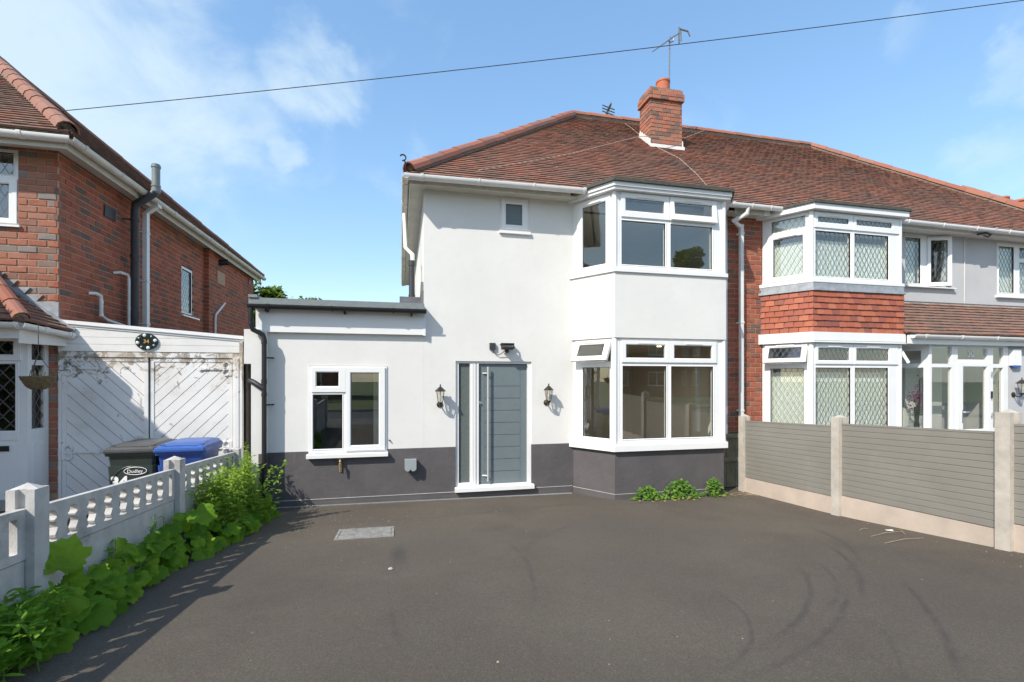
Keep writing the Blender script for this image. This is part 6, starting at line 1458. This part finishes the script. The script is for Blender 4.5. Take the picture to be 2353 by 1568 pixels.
tree(-5.35, 20, -.1, 5.75, 1.0, 4200, TL, .16, 'bushy green tree top between the brick house and the flat grey roof', 1)
tree(-3.75, 20.5, -.1, 5.35, .75, 900, TL, .15, 'sparse leafy twigs just above the flat grey roof', 2)
tree(12, -20, .5, 10, 3.0, 5000, TL, .42, 'broad tree on the green across the road', 3, 'trees across the road', trunk=.3)
tree(22.6, -20, .5, 12.0, .95, 2600, TL, .30, 'tall narrow tree across the road on the right', 5, 'trees across the road', trunk=.3)
tree(-14, -22, .5, 9, 3.0, 4000, TL, .42, 'round tree across the road on the left', 4, 'trees across the road', trunk=.3)
# houses across the road, seen in the window reflections
for i, x in enumerate((-30, -12, 6, 24)):
    T = thing('brick_house', (x, -28, .5), ['brick house across the road, far left', 'brick house across the road, left of centre', 'brick house across the road, right of centre', 'brick house across the road, far right'][i], 'house', 'brick houses across the road')
    mb = MB(); f = Fr((x, -24, 0), (-1, 0, 0), (0, 1, 0)); hs = [(a, a + 1.8, z, z + 1.3) for a in (-6, -2.4, 1, 4.6) for z in (1.4, 4.1)]
    mb.slab(f, -7, 7, .5, 5.9, -.3, 0, hs); mb.wbox(x - 7, x + 7, -32, -31.7, .5, 5.9); mb.wbox(x - 7, x - 6.7, -31.7, -24.3, .5, 5.9); mb.wbox(x + 6.7, x + 7, -31.7, -24.3, .5, 5.9); mb.build('wall', 'far_brick', T)
    for h_ in hs:
        q = MB(); q.slab(f, h_[0], h_[1], h_[2], h_[3], -.15, -.08, [(h_[0] + .1, h_[0] + .85, h_[2] + .1, h_[3] - .1), (h_[0] + .95, h_[1] - .1, h_[2] + .1, h_[3] - .1)]); wo_ = q.build('window', 'white_upvc', T); MB().box(f, h_[0], h_[1], h_[2], h_[3], -.14, -.12).build('pane', 'far_glass', wo_)
    mb = MB(); mb.add([(x - 7.5, -23.5, 5.8), (x + 7.5, -23.5, 5.8), (x + 7.5, -32.5, 5.8), (x - 7.5, -32.5, 5.8), (x - 3.5, -28, 9.3), (x + 3.5, -28, 9.3)], [(0, 1, 5, 4), (2, 3, 4, 5), (1, 2, 5), (3, 0, 4), (3, 2, 1, 0)]); mb.build('roof', 'brown_roof_tile', T)

HG = thing('shade_shrub', (-6.8, 5.9, .2), 'tall clipped evergreen shrub added out of view to shade the porch and garage gates', 'shade_shrub')  # unseen blocker, added to throw shade over the porch and gates
r_ = random.Random(9); fo = MB(); co = MB()
def hx(z): return -5.97 - (.10 if z < 1.9 else 0) + .10 * sin(z * 2.3) - max(0, z - 4.0) * .5
for k in range(5200):
    z = r_.uniform(.3, 4.55); side = r_.random()
    if side < .45: x = hx(z) + r_.uniform(-.10, .06); y = r_.uniform(5.35, 6.35)
    elif side < .9: x = r_.uniform(-7.7, hx(z)); y = r_.choice((5.3, 6.4)) + r_.uniform(-.08, .08)
    else: x = r_.uniform(-7.7, hx(4.5)); y = r_.uniform(5.3, 6.4); z = 4.5 + r_.uniform(-.1, .08)
    me, vv, ff = r_.choice(HL); mt = orient((x, y, z), (r_.uniform(-1, 1), r_.uniform(-1, 1), .6), (r_.uniform(-1, 1), r_.uniform(-1, 1), .3), .13); fo.add([mt @ q for q in vv], ff)
co.v = [V3(p) for z in (.2, 1.9, 4.3) for p in ((-7.6, 5.4, z), (hx(z) - .12, 5.4, z), (hx(z) - .12, 6.3, z), (-7.6, 6.3, z))]
for i in range(2):
    for k in range(4): co.f.append((i*4+k, i*4+(k+1) % 4, i*4+4+(k+1) % 4, i*4+4+k))
co.f += [(8, 9, 10, 11), (3, 2, 1, 0)]
co.build('inner_growth', 'shade_shrub_leaf', HG); fo.build('foliage', 'shade_shrub_leaf', HG, True, recalc=False, kind='stuff')

for i, (x, y) in enumerate(((4.1, 8.6), (5.0, 8.6), (3.3, 9.6), (4.6, 10.2))):
    ld = bpy.data.lights.new('downlight', 'SPOT'); lo = bpy.data.objects.new('downlight', ld); COL.objects.link(lo); lo.location = (x, y, 2.63); ld.energy = 3.6; ld.spot_size = radians(150); ld.spot_blend = .6; ld.color = (1, .9, .76); ld.shadow_soft_size = .04
    MB().lathe((x, y, 2.648), [(.045, 0), (.045, .008)], 12).build('downlight_lens', 'lit_lens', H)
